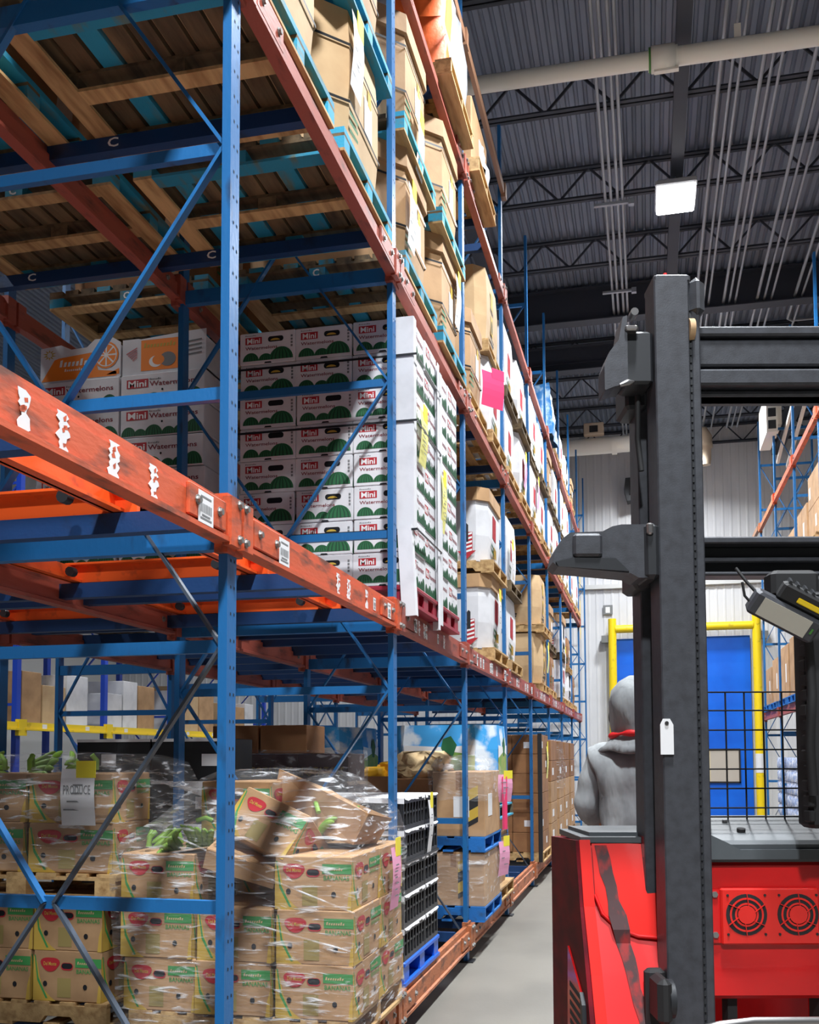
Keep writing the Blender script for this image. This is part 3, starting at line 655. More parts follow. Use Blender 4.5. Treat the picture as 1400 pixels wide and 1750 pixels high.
# orange display cartons on top of the deep stack
def orange_box(kind):
    w, h = 0.62, 0.25; m = MB()
    if kind == 0: pf = [(-w/2, 0), (w/2, 0), (w/2, h*0.97), (w/2-.06, h*1.12), (w/2-.2, h*1.12), (w/2-.26, h*0.92), (-w/2+.24, h*0.9), (-w/2+.16, h*1.05), (-w/2, h)]
    else: pf = [(-w/2, 0), (w/2, 0), (w/2, h*1.1), (w/2-.14, h*1.08), (-w/2+.14, h*0.98), (-w/2+.12, h), (-w/2, h)]
    m.prism(pf, 1, -0.2, -0.194); m.prism(pf, 1, 0.194, 0.2); m.box(-w/2, -w/2+.006, -.194, .194, 0, h*.9); m.box(w/2-.006, w/2, -.194, .194, 0, h*.9); m.box(-w/2, w/2, -.194, .194, 0, .006)
    p = MB(); o = (0, -0.2012, 0); X_, Z_ = (1, 0, 0), (0, 0, 1)
    if kind == 0:
        p.flat(o, X_, Z_, [(-.30, .01), (.28, .01), (.28, .04), (.14, .06), (.1, .19), (-.16, .17), (-.2, .16)], 0)
        p.flat(o, X_, Z_, [(.2, .02), (.3, .02), (.3, .06)], 0)
        p.flat((0, -.2018, 0), X_, Z_, ell(.2, .16, .095, .095), 0); p.flat((0, -.2022, 0), X_, Z_, ell(.2, .16, .082, .082), 1)
        for k in range(8): a = 45*k; p.flat((0, -.2026, 0), X_, Z_, [(.2+.012*math.cos(R(a+22)), .16+.012*math.sin(R(a+22)))]+ell(.2, .16, .074, .074, a+5, a+40, 3), 0)
        for k in range(10): a = 36*k; p.flat((0, -.2018, 0), X_, Z_, [(-.24+.02*math.cos(R(a)), .2+.02*math.sin(R(a))), (-.24+.055*math.cos(R(a+18)), .2+.04*math.sin(R(a+18))), (-.24+.02*math.cos(R(a+36)), .2+.02*math.sin(R(a+36)))], 2)
        scribble(p, (-.16, -.2022, .105), X_, Z_, .22, .05, 1, 7); scribble(p, (-.12, -.2022, .07), X_, Z_, .14, .02, 1, 9)
    else:
        p.flat(o, X_, Z_, [(-.17, .02), (.12, .02), (.12, .235), (-.17, .235)], 0)
        for k in range(5): p.flat((0, -.2018, 0), X_, Z_, [(-.28+.012*k, .15-.012*k), (-.2, .19-.016*k), (-.2, .184-.016*k), (-.28+.012*k, .143-.012*k)], 3)
        scribble(p, (-.15, -.2018, .18), X_, Z_, .24, .035, 2, 10)
        p.flat((0, -.2018, 0), X_, Z_, ell(-.06, .08, .05, .04), 1); p.flat((0, -.2022, 0), X_, Z_, ell(.03, .09, .06, .05), 4); p.flat((0, -.2024, 0), X_, Z_, ell(-.04, .09, .045, .035), 0)
        for k in range(4): p.flat((0, -.2018, 0), X_, Z_, [(.17, .2-.03*k), (.28, .21-.03*k), (.28, .2-.03*k), (.17, .19-.03*k)], 4)
    return m.mesh('orange_carton', ['white_card']), p.mesh('printing', ['ink_orange', 'ink_white', 'ink_yellow', 'ink_red', 'ink_grey'], False)
for k, (x, lb) in enumerate(((-3.80, 'white and orange citrus carton with round orange slice, on the deep stack'), (-3.165, 'white and orange citrus carton with orange label panel, on the deep stack'))):
    a, b = orange_box(k); t = thing('citrus_carton', lb, 'box', (x, 6.36, zb+PH+7*WH*1.02), 0, 'citrus cartons on the deep stack', a); obj('printing', b, t)
# corner boards, straps and tags on the watermelon stacks
def strap_loop(x0, x1, y0, y1, z, w_=0.016, e=0.004):
    m = MB(); m.box(x0-e, x1+e, y0-e, y0-e/2, z, z+w_); m.box(x0-e, x1+e, y1+e/2, y1+e, z, z+w_); m.box(x0-e, x0-e/2, y0-e, y1+e, z, z+w_); m.box(x1+e/2, x1+e, y0-e, y1+e, z, z+w_); return m
for k, z in enumerate((3.14, 3.84, 4.27)):
    thing('strap', 'thin dark strap around the near watermelon stack, %s' % ['lowest', 'middle', 'highest'][k], 'strap', group='straps on the near watermelon stack', data=strap_loop(-2.63, -1.392, 6.118, 6.90, z, 0.014).mesh('strap', ['strap']))
def corner_board(x, y, z0, z1, sx, sy, label, tilt=0, w1=0.12, w2=0.07):
    thing('corner_board', label, 'corner board', (x, y, z0), group='white corner boards', data=MB().box(-w1 if sx > 0 else 0, 0 if sx > 0 else w1, -0.004, 0.0, 0, z1-z0).box(0, 0.004, 0 if sy > 0 else -w2, w2 if sy > 0 else 0, 0, z1-z0).mesh('corner_board', ['white_card']), rot=(0, tilt, 0))
corner_board(-1.412, 6.128, 3.15, 4.53, 1, 1, 'long white corner board on the front edge of the near watermelon stack')
corner_board(-1.398, 6.115, 2.60, 3.18, 1, 1, 'loose white corner board end hanging over the beam', R(-3), 0.09, 0.05)
corner_board(-1.405, 6.90, 2.60, 4.50, 1, -1, 'white corner board on the far edge of the near watermelon stack', 0, 0.05, 0.06)
corner_board(-1.405, 6.925, 2.64, 4.46, 1, 1, 'white corner board on the near edge of the far watermelon stack', 0, 0.05, 0.07)
def tag(x, y, z, label, paper_='paper', clip='yellow_paper', w_=0.16, h_=0.28, rz=0, tilt=0, lines=5, txt=None, d=0.06):
    # sheet faces +x in local space, hung from a bright sticker
    t = thing('pallet_tag', label, 'tag', (x, y, z), rz, 'paper pallet tags', rot=(0, tilt, rz))
    m = MB(); n = 6
    for k in range(n):
        a, b = k/n, (k+1)/n; xa, xb = 0.012*math.sin(a*4), 0.012*math.sin(b*4)
        m.add([(xa, -w_/2, -a*h_), (xa, w_/2, -a*h_), (xb, w_/2, -b*h_), (xb, -w_/2, -b*h_)], [(0, 1, 2, 3)])
    part('sheet', m, paper_, t)
    part('sticker', MB().box(0.004, 0.008, -w_*0.05, w_*0.52, -h_*0.16, h_*0.14), clip, t)
    p = MB(); rr = random.Random(label)
    for k in range(lines):
        z_ = -h_*(0.3+0.58*k/lines); a = rr.uniform(-.4, -.1)*w_; p.add([(0.016, a, z_), (0.016, a+rr.uniform(.2, .5)*w_, z_), (0.016, a+.3*w_, z_+0.008), (0.016, a, z_+0.008)], [(0, 1, 2, 3)])
    if txt: p.text(txt, (0.017, -w_*0.4, -h_*0.45), (0, 1, 0), (0, 0, 1), w_*0.8, h_*0.16, 0)
    part('writing', p, 'ink_grey', t)
    return t
tag(-1.40, 6.36, 3.98, 'pale yellow tag on the side of the near watermelon stack', 'paleyellow_paper', 'yellow_paper', 0.2, 0.36, lines=8)
tag(-1.40, 7.02, 3.72, 'pale yellow tag on the side of the far watermelon stack', 'paleyellow_paper', 'yellow_paper', 0.16, 0.4, lines=8)

# ---------------------------------------------------------------- banana boxes
BM = ['ink_red', 'ink_banana', 'ink_banangreen', 'hole', 'ink_olive', 'ink_white', 'kraft_light']
def ban_face(m, o, xd, yd, W, H):
    o = Vector(o); n = Vector(xd).cross(Vector(yd))*0.0006; F = lambda p, i, q=0: m.flat(o+n*q, xd, yd, p, i)
    F([(-.5*W, 0), (-.16*W, 0), (-.24*W, .08*H), (-.34*W, .22*H), (-.40*W, .45*H), (-.44*W, .75*H), (-.5*W, .9*H)], 1)
    F([(-.485*W, .9*H), (-.47*W, .9*H), (-.42*W, .45*H), (-.28*W, .05*H), (-.31*W, .05*H), (-.44*W, .4*H)], 2, 1)
    F([(.44*W, 0), (.5*W, 0), (.5*W, H*.5), (.46*W, .3*H)], 1)
    F([(.12*W, .68*H), (.5*W, .68*H), (.5*W, .86*H), (.12*W, .86*H)], 2, 1)
    m.text('BANANAS', o+n*2+Vector(xd)*(.14*W)+Vector(yd)*(.56*H), xd, yd, .33*W, .085*H, 2, 0.01)
    scribble(m, o+n*2+Vector(xd)*(.15*W)+Vector(yd)*(.74*H), xd, yd, .24*W, .06*H, 6, 8)
    lobes = []
    for a in range(0, 360, 15):
        rr = 1+0.10*math.cos(R(3*a-90)); lobes.append((-.25*W+.14*W*rr*math.cos(R(a)), .73*H+.14*H*rr*math.sin(R(a))))
    F(lobes, 0, 2)
    m.text('Del Monte', o+n*4+Vector(xd)*(-.345*W)+Vector(yd)*(.70*H), xd, yd, .19*W, .075*H, 1, 0.01)
    F(ell(-.04*W, .69*H, .05*W, .075*H, 90, 270, 6)+ell(.04*W, .69*H, .05*W, .075*H, -90, 90, 6), 0, 1)
    F(ell(-.04*W, .70*H, .04*W, .055*H, 90, 270, 6)+ell(.04*W, .70*H, .04*W, .055*H, -90, 90, 6), 3, 2)
    for cx, cz in ((-.32, .34), (.27, .30)): F(ell(cx*W, cz*H, .032*W, .055*H, n=10), 3, 3)
    F([(-.14*W, .08*H), (.06*W, .08*H), (.06*W, .46*H), (-.14*W, .46*H)], 4, 1)
def ban_box(w, l, h, lid=True):
    c = MB().cham(-w/2, w/2, -l/2, l/2, 0, h, 0.005).mesh('banana_box', ['kraft'])
    e = 0.0015; p = MB()
    ban_face(p, (0, -l/2-e, 0), (1, 0, 0), (0, 0, 1), w, h); ban_face(p, (0, l/2+e, 0), (-1, 0, 0), (0, 0, 1), w, h)
    ban_face(p, (w/2+e, 0, 0), (0, 1, 0), (0, 0, 1), l, h); ban_face(p, (-w/2-e, 0, 0), (0, -1, 0), (0, 0, 1), l, h)
    return c, p.mesh('printing', BM, False)
def ban_open(w, l, h):
    t_ = 0.006; c = MB().box(-w/2, w/2, -l/2, -l/2+t_, 0, h).box(-w/2, w/2, l/2-t_, l/2, 0, h).box(-w/2, -w/2+t_, -l/2+t_, l/2-t_, 0, h).box(w/2-t_, w/2, -l/2+t_, l/2-t_, 0, h).box(-w/2+t_, w/2-t_, -l/2+t_, l/2-t_, 0, t_).mesh('open_banana_box', ['kraft'])
    return c
BH = 0.265
BB = ban_box(0.40, 0.50, BH); BBL = ban_box(0.50, 0.40, BH); BO = ban_open(0.40, 0.50, BH)
def bbox(V, x, y, z, label, grp, rz=0, rot=None):
    t = thing('banana_box', label, 'box', (x, y, z), rz, grp, V[0], rot=rot); obj('printing', V[1], t); return t
zf = LV[0][1]
pallet(-2.02, 5.30, zf, 'wood', 'pale wooden pallet under the film-wrapped banana boxes')
AX = [-1.63, -2.045, -2.46]; 
for r in range(3):
    for c in range(3):
        for q in (0, 1):
            if r == 2 and c == 1 and q == 0: continue
            bbox(BB, AX[c]+random.uniform(-.012, .012), 5.05+0.505*q+random.uniform(-.01, .01), zf+PH+r*BH+0.002, 'banana box in the wrapped load, %s row, %s %s' % (['bottom', 'second', 'third'][r], ['right', 'middle', 'left'][c], ['front', 'back'][q]), 'banana boxes in the wrapped load', random.uniform(-.03, .03))
zt = zf+PH+3*BH
# loose boxes on top of the wrapped load
bbox(BB, -2.13, 5.30, zt+0.10, 'upright banana box standing highest on the wrapped load', 'loose banana boxes on top', R(-4))
t = bbox(BB, -1.98, 5.06, zt-0.06, 'tilted banana box sinking into the top of the wrapped load', 'loose banana boxes on top', rot=(R(-30), R(22), R(-10)))
def crushed(w, l, h):
    t_ = 0.006; m = MB(); m.prism([(-w/2, -l/2), (w/2, -l/2), (w/2, l/2), (-w/2, l/2)], 2, 0, t_)
    m.add([(-w/2, -l/2, 0), (w/2, -l/2, 0), (w/2+0.05, -l/2-0.04, h*0.8), (w*0.1, -l/2+0.03, h*1.05), (-w/2-0.02, -l/2, h*1.2)], [(0, 1, 2, 3, 4)])
    m.add([(-w/2, l/2, 0), (w/2, l/2, 0), (w/2+0.05, l/2, h*0.7), (-w/2-0.02, l/2, h)], [(3, 2, 1, 0)])
    m.add([(w/2, -l/2, 0), (w/2, l/2, 0), (w/2+0.05, l/2, h*0.7), (w/2+0.05, -l/2-0.04, h*0.8)], [(0, 1, 2, 3)])
    m.add([(-w/2, -l/2, 0), (-w/2, l/2, 0), (-w/2-0.02, l/2, h), (-w/2-0.02, -l/2, h*1.2)], [(3, 2, 1, 0)])
    return m
t = thing('crushed_box', 'crushed open brown box with a torn rim under the film', 'box', (-1.76, 5.38, zt+0.08), group='loose banana boxes on top', rot=(R(-4), R(15), R(-3)), data=crushed(0.50, 0.42, 0.23).mesh('crushed_box', ['kraft']))
t = thing('flattened_flap', 'bent brown carton flap poking out below the tilted box', 'flap', (-1.98, 4.86, zt-0.02), group='loose banana boxes on top', rot=(R(14), R(16), R(8)), data=MB().box(-0.22, 0.22, -0.05, 0.16, 0, 0.006).box(-0.22, 0.16, -0.056, -0.05, -0.10, 0.004).mesh('flattened_flap', ['kraft']))
t = thing('flattened_flap', 'curled brown carton flap at the left of the tilted box', 'flap', (-2.25, 4.86, zt+0.02), group='loose banana boxes on top', rot=(R(-10), R(-8), R(4)), data=MB().box(-0.16, 0.16, -0.04, 0.12, 0, 0.006).mesh('flattened_flap', ['kraft_light']))
# bananas
def banana_mesh(L, bend, r):
    pts, rs = [], []
    for k in range(9):
        t_ = k/8; a = (t_-0.5)*bend; pts.append((math.sin(a)*L/bend, 0, (math.cos(a)-1)*L/bend)); rs.append(r*(0.32 if k in (0, 8) else 0.78 if k in (1, 7) else 1.0))
    return MB().tube(pts, rs, 7).mesh('banana', ['banana_green'])
BNM = banana_mesh(0.17, 1.1, 0.018)
def bunch(x, y, z, label, n=5, rz=0, tilt=0, ms=None):
    t = thing('banana_bunch', label, 'bananas', (x, y, z), group='green bananas on the loads', rot=(tilt, 0, rz))
    for k in range(n): obj('banana', BNM, t, (0.012*k, 0.03*(k-n/2), 0.02), (0.2*(k-n/2), R(-62)+0.08*k, 0.22*(k-n/2)))
    part('stem', MB().tube([(-0.03, -0.05, 0.10), (-0.035, 0, 0.115), (-0.03, 0.04, 0.10)], 0.014, 6), 'banana_green', t)
bunch(-2.28, 4.95, zt+0.06, 'upright pale green banana bunch beside the tilted box', 5, R(-80))
for k, (x, y, a) in enumerate(((-2.55, 5.0, 10), (-2.46, 4.93, -40), (-2.38, 5.02, 60), (-2.60, 5.12, 100), (-1.72, 5.2, 30), (-1.60, 5.3, -60))):
    bunch(x, y, zt+(0.02 if k < 4 else 0.14), 'green banana bunch on the wrapped load, %s' % ['at the left edge', 'front of the left pile', 'right of the left pile', 'back of the left pile', 'inside the crushed box', 'at the back of the crushed box'][k], 5, R(a), R(60 if k < 4 else 30))

# stretch film shells
def shell(levels, n, seed, amp, mt, name, label, cap=True):
    rr = random.Random(seed); vs, fs = [], []
    def ring(z, x0, x1, y0, y1):
        per = []; 
        for (ax, ay), (bx, by) in (((x0, y0), (x1, y0)), ((x1, y0), (x1, y1)), ((x1, y1), (x0, y1)), ((x0, y1), (x0, y0))):
            for k in range(n): f = k/n; per.append((ax+(bx-ax)*f, ay+(by-ay)*f))
        cx, cy = (x0+x1)/2, (y0+y1)/2
        return [(px+(px-cx)*rr.uniform(-amp, amp), py+(py-cy)*rr.uniform(-amp, amp), z+rr.uniform(-1, 1)*amp*0.6) for px, py in per]
    for l in levels: vs += ring(*l)
    N4 = 4*n
    for i in range(len(levels)-1):
        for k in range(N4): fs.append((i*N4+k, i*N4+(k+1) % N4, (i+1)*N4+(k+1) % N4, (i+1)*N4+k))
    mb = MB(); mb.add(vs, fs, 0, True)
    if cap:
        z, x0, x1, y0, y1 = levels[-1]; c = len(vs); top = vs[-N4:]
        mb.add(top+[((x0+x1)/2, (y0+y1)/2, z+0.02)], [(k, (k+1) % N4, N4) for k in range(N4)], 0, True)
    return thing(name, label, 'plastic film', group='clear stretch film', data=mb.mesh('stretch_wrap', [mt]))
shell([(0.34, -2.70, -1.40, 4.775, 5.80), (0.55, -2.69, -1.405, 4.775, 5.79), (0.80, -2.70, -1.40, 4.77, 5.79), (1.02, -2.71, -1.395, 4.765, 5.80), (1.18, -2.72, -1.39, 4.76, 5.80), (1.30, -2.66, -1.40, 4.79, 5.80), (1.40, -2.5, -1.43, 4.88, 5.78), (1.50, -2.42, -1.50, 4.98, 5.75), (1.60, -2.38, -1.62, 5.1, 5.7), (1.64, -2.3, -1.75, 5.2, 5.65)], 9, 3, 0.012, 'stretch_film', 'stretch_wrap', 'crinkled clear film wrapped around the front banana load')
for k, (p, q) in enumerate((((-2.35, 4.79, 1.31), (-1.40, 4.76, 0.96)), ((-1.86, 4.76, 1.15), (-1.385, 4.78, 1.27)), ((-2.3, 4.755, 1.0), (-1.42, 4.755, 0.78)))):
    thing('film_rope', 'twisted rope of clear film across the front banana load, %s' % ['long diagonal', 'short rising', 'lower diagonal'][k], 'plastic film', group='clear stretch film', data=MB().tube([p, [(p[i]+q[i])/2-(0.012 if i == 2 else 0) for i in range(3)], q], 0.005, 6).mesh('film_rope', ['stretch_film_light']))
tag(-1.375, 5.47, 1.22, 'long pink tag with yellow sticker on the wrapped banana load', 'pink_paper', 'yellow_paper', 0.19, 0.34, lines=6)

# deep banana load: two pallets high
def block_pallet(x, y, z, label):
    t = thing('wooden_pallet', label, 'pallet', (x, y, z), 0, 'pallets in the left rack')
    for yy in (-0.45, 0, 0.45):
        for xx in (-0.53, 0, 0.53): part('block', MB().box(xx-0.06, xx+0.06, yy-0.05, yy+0.05, 0.02, 0.105), 'wood', t)
        part('bottom_board', MB().box(-0.6, 0.6, yy-0.05, yy+0.05, 0, 0.02), 'wood', t)
        part('stringer_board', MB().box(-0.6, 0.6, yy-0.05, yy+0.05, 0.105, 0.122), 'wood', t)
    for k in range(7): part('deck_board', MB().box(-0.6+0.18*k, -0.6+0.18*k+0.12, -0.5, 0.5, 0.122, 0.14), 'wood', t)
pallet(-3.38, 5.36, zf, 'wood', 'wooden pallet under the deep banana load, at floor level')
for r in range(2):
    for c, x in enumerate((-3.02, -3.435, -3.85)):
        bbox(BB, x, 5.12, zf+PH+r*BH+0.002, 'banana box in the deep load, lower pallet, %s row, %s' % (['bottom', 'upper'][r], ['right', 'middle', 'left'][c]), 'banana boxes in the deep load', random.uniform(-.03, .03))
zu = zf+PH+2*BH+0.004
block_pallet(-3.33, 5.36, zu, 'wooden block pallet between the two layers of the deep banana load')
for r in range(2):
    for c, x in enumerate((-3.02, -3.55)):
        bbox(BBL, x, 5.08, zu+0.14+r*BH+0.002, 'banana box in the deep load, upper pallet, %s row, %s' % (['bottom', 'upper'][r], ['right', 'left'][c]), 'banana boxes in the deep load', random.uniform(-.03, .03))
zz = zu+0.14+2*BH
shell([(zu+0.16, -3.86, -2.74, 4.86, 5.84), (zu+0.4, -3.86, -2.735, 4.855, 5.84), (zz-0.06, -3.84, -2.73, 4.85, 5.85), (zz+0.06, -3.8, -2.78, 4.9, 5.8), (zz+0.1, -3.7, -2.9, 5.0, 5.7)], 7, 5, 0.012, 'stretch_film', 'stretch_wrap', 'clear film wrapped around the deep banana load')
tg = tag(-2.95, 4.835, 1.66, 'white handwritten sheet with yellow sticker on the deep banana load', 'paper', 'yellow_paper', 0.2, 0.3, rz=R(-90), lines=4, txt='PRODUCE')
for k, (x, y) in enumerate(((-3.25, 5.0), (-3.4, 5.1), (-3.6, 4.98), (-3.1, 5.05))): bunch(x, y, zz+0.03, 'green banana bunch on top of the deep load, %s from the right' % ['second', 'third', 'leftmost one', 'first'][k], 5, R(50*k), R(70))

# ---------------------------------------------------------------- black crates at the aisle
def crate_mesh(lx, ly, h):
    m = MB(); a, b, t_ = lx/2, ly/2, 0.014
    m.box(-a+t_, a-t_, -b+t_, b-t_, 0, h-0.01)
    m.box(-a, a, -b, b, h-0.035, h-0.012); m.box(-a, a, -b, b, 0, 0.028); m.box(-a+0.004, a-0.004, -b+0.004, b-0.004, h*0.5, h*0.5+0.012)
    for sx in (-1, 1):
        k = max(3, int(ly/0.085))
        for i in range(k+1):
            y = -b+0.012+(ly-0.024)*i/k; m.box(sx*a-(t_ if sx > 0 else 0), sx*a+(0 if sx > 0 else t_), y-0.008, y+0.008, 0.028, h-0.035)
    for sy in (-1, 1):
        k = max(3, int(lx/0.085))
        for i in range(k+1):
            x = -a+0.012+(lx-0.024)*i/k; m.box(x-0.008, x+0.008, sy*b-(t_ if sy > 0 else 0), sy*b+(0 if sy > 0 else t_), 0.028, h-0.035)
    return m.mesh('crate', ['black_plastic'])
CR1, CR2 = crate_mesh(0.40, 0.60, 0.20), crate_mesh(0.40, 0.42, 0.20)
def liner(lx, ly, seed):
    rr = random.Random(seed); m = MB(); a, b = lx/2+0.006, ly/2-0.01
    for k in range(6):
        y0, y1 = -b+2*b*k/6, -b+2*b*(k+1)/6; d0, d1 = 0.006+0.016*rr.random(), 0.006+0.016*rr.random()
        m.add([(a, y0, 0.2), (a, y1, 0.2), (a+0.004, y1, 0.2-d1), (a+0.004, y0, 0.2-d0)], [(0, 1, 2, 3)])
    m.add([(-a, -b, 0.2), (a, -b, 0.2), (a, b, 0.2), (-a, b, 0.2)], [(0, 1, 2, 3)])
    m.add([(-a, -b-0.012, 0.2), (a, -b-0.012, 0.2), (a, -b-0.014, 0.165), (-a, -b-0.014, 0.175)], [(0, 1, 2, 3)])
    return m.mesh('paper_liner', ['paper'])
LN = [liner(0.40, 0.60, 1), liner(0.40, 0.42, 2)]
plastic_pallet(-2.08, 6.66, zf, 'blue_plastic', 'bright blue plastic pallet under the black crates', 1.06, 1.2, 0.15)
for r in range(5):
    for d_ in range(3):
        for c in range(2):
            if d_ == 2 and c == 1: continue
            t = thing('plastic_crate', 'black ribbed crate in the aisle stack, %s layer, %s, %s' % (['bottom', 'second', 'third', 'fourth', 'top'][r], ['near end', 'far end'][c], ['at the aisle', 'middle', 'rear'][d_]), 'crate', (-1.69-0.41*d_, 6.44 if c == 0 else 6.96, zf+0.15+r*0.202), 0, 'black crates in the aisle stack', CR1 if c == 0 else CR2)
            obj('paper_liner', LN[c], t)
tag(-1.475, 6.86, 1.42, 'white tag with yellow sticker on the black crates', 'paper', 'yellow_paper', 0.13, 0.36, lines=3)
thing('strap', 'thin dark strap around the black crate stack', 'strap', group='straps on loads', data=strap_loop(-2.72, -1.482, 6.13, 7.18, 1.05, 0.012).mesh('strap', ['strap']))

# ---------------------------------------------------------------- produce bins
def octo(a, b, c): return [(-a+c, -b), (a-c, -b), (a, -b+c), (a, b-c), (a-c, b), (-a+c, b), (-a, b-c), (-a, -b+c)]
def loft(m, rings, mi=0, cap=True):
    n = len(rings[0][1]); vs = [(x, y, z) for z, pl in rings for x, y in pl]; fs = []
    for i in range(len(rings)-1):
        for k in range(n): j = (k+1) % n; fs.append((i*n+k, i*n+j, i*n+n+j, i*n+n+k))
    if cap: fs += [tuple(reversed(range(n))), tuple(range(len(vs)-n, len(vs)))]
    return m.add(vs, fs, mi)
BINM = {}
def bin_meshes(kind, h):
    k = (kind, round(h, 3))
    if k in BINM: return BINM[k]
    a, b, c = 0.56, 0.485, (0.11 if kind in ('white', 'whitelid', 'yellow') else 0.19); wallm = {'white': 'white_card', 'kraft': 'kraft', 'yellow': 'kraft_light', 'strap': 'kraft_light', 'sky': 'ink_sky', 'dark': 'kraft_dark', 'whitelid': 'white_card'}[kind]
    lid = kind in ('whitelid', 'kraft')
    body = loft(MB(), [(0, octo(a-0.02, b-0.02, c)), (h*0.35, octo(a, b, c)), (h*0.7, octo(a, b, c)), (h, octo(a-0.015, b-0.015, c))]).mesh('bin_wall', [wallm])
    lm = loft(MB(), [(h-0.13, octo(a+0.016, b+0.016, c)), (h+0.004, octo(a+0.012, b+0.012, c))]).mesh('bin_lid', ['kraft']) if lid else None
    p = MB(); e = 0.004; bw = b+e; aw = a+e; Xd, Zd, Yd = (1, 0, 0), (0, 0, 1), (0, 1, 0)
    pm = ['ink_red', 'ink_green', 'ink_yellow', 'ink_black', 'ink_white', 'ink_pinkred', 'ink_field', 'ink_grey']
    if kind in ('white', 'whitelid'):
        ax = 0.355
        p.flat((ax, -bw, 0), Xd, Zd, [(-.095, .10), (0, .02), (.095, .10), (.06, .10), (.06, .29), (-.06, .29), (-.06, .10)], 0)
        for q in range(5): p.flat((ax, -bw-.001, 0), Xd, Zd, [(-.055, .07+.042*q), (.055, .10+.042*q), (.055, .12+.042*q), (-.055, .09+.042*q)], 4)
        p.flat((ax, -bw-.002, 0), Xd, Zd, [(-.018, .19), (.018, .19), (.018, .36), (0, .38), (-.018, .36)], 3)
        scribble(p, (-.25, -bw, h-.26), Xd, Zd, .36, .04, 7, 10)
        for s, q in ((-1, 0), (1, 0)):
            o = (aw, 0, 0)
            p.flat(o, Yd, Zd, [(-.12, .30), (.10, .28), (.12, .52), (-.10, .54)], 5); p.flat(o, Yd, Zd, [(-.05, .10), (.12, .10), (.12, .20), (-.05, .22)], 2)
            p.flat(o, Yd, Zd, [(-.20, .14), (.02, .10), (.02, .13), (-.2, .17)], 1); p.flat(o, Yd, Zd, [(-.20, .20), (.0, .17), (.0, .19), (-.2, .23)], 1)
            scribble(p, (aw, -.2, .04), Yd, Zd, .3, .05, 1, 6)
    elif kind == 'yellow':
        for (o, xd) in (((0.1, -bw, 0), Xd), ((aw, -0.05, 0), Yd)):
            p.flat(o, xd, Zd, [(-.07, .48), (.07, .48), (.07, .66), (-.07, .66)], 2); p.flat(o, xd, Zd, [(-.07, .20), (.07, .20), (.07, .40), (-.07, .40)], 2)
            oo = (o[0]-(0 if xd[0] else -.001), o[1]-(.001 if xd[0] else 0), 0)
            p.flat(oo, xd, Zd, ell(0, .29, .04, .075), 3); p.flat(o, xd, Zd, [(0, .02), (.12, .13), (-.12, .13)], 3); p.flat(o, xd, Zd, [(-.12, .145), (.12, .145), (.12, .165), (-.12, .165)], 3)
            for q in range(3): p.flat(o, xd, Zd, [(-.1, .44+.012*q), (.1, .44+.012*q), (.1, .446+.012*q), (-.1, .446+.012*q)], 3)
    elif kind == 'sky':
        for (o, xd, wd) in (((0, -bw, 0), Xd, .36), ((aw, 0, 0), Yd, .29)):
            p.flat(o, xd, Zd, [(-wd, .02), (wd, .02), (wd, .50), (.1, .54), (-wd, .47)], 6); p.flat((o[0]+(0 if xd[0] else .0005), o[1]-(.0005 if xd[0] else 0), 0), xd, Zd, [(-wd, .47), (.1, .54), (wd, .50), (wd, .60), (.05, .58), (-wd, .60)], 4)
            p.flat((o[0]+(0 if xd[0] else .001), o[1]-(.001 if xd[0] else 0), 0), xd, Zd, [(.06, .49), (.14, .49), (.18, .60), (.12, .69), (.04, .66), (.02, .57)], 1)
    elif kind in ('kraft', 'strap', 'dark'):
        p.flat((aw, 0.1, 0), Yd, Zd, [(-.11, h*.36), (.05, h*.36), (.05, h*.62), (-.11, h*.62)], 4)
        p.flat((aw+.001, 0.1, 0), Yd, Zd, [(-.04, h*.60), (.03, h*.60), (.03, h*.72), (-.04, h*.72)], 2)
        for q in range(3): p.flat((aw, -.2, 0), Yd, Zd, [(-.10, .1+.05*q), (.06, .12+.05*q), (.06, .14+.05*q), (-.1, .12+.05*q)], 1)
    pr = p.mesh('printing', pm, False)
    sm = None
    if kind in ('strap', 'kraft'):
        s = MB()
        for z in (h*0.32, h*0.72): loft(s, [(z, octo(a+0.008, b+0.008, c)), (z+0.016, octo(a+0.008, b+0.008, c))], 0, False)
        sm = s.mesh('strap', ['strap'])
    BINM[k] = (body, lm, pr, sm); return BINM[k]
KN = {'white': 'white printed produce bin', 'whitelid': 'white printed produce bin with tan lid', 'kraft': 'brown cardboard bin with lid', 'yellow': 'tan cardboard bin with yellow print', 'strap': 'tan strapped cardboard bin', 'sky': 'blue sky and field printed bin', 'dark': 'dark brown cardboard bin'}
def bin_(x, y, z, kind, h, where, grp='cardboard bins in the left rack', rz=0):
    b, l, p, s = bin_meshes(kind, h)
    t = thing('produce_bin', '%s, %s' % (KN[kind], where), 'bin', (x, y, z), rz, grp)
    obj('bin_wall', b, t); obj('printing', p, t)
    if l: obj('bin_lid', l, t)
    if s: obj('strap', s, t)
    return t
def py(n, q): return Y0+n*BL+(0.66 if q == 0 else 1.84)
NF = ['near half', 'far half']
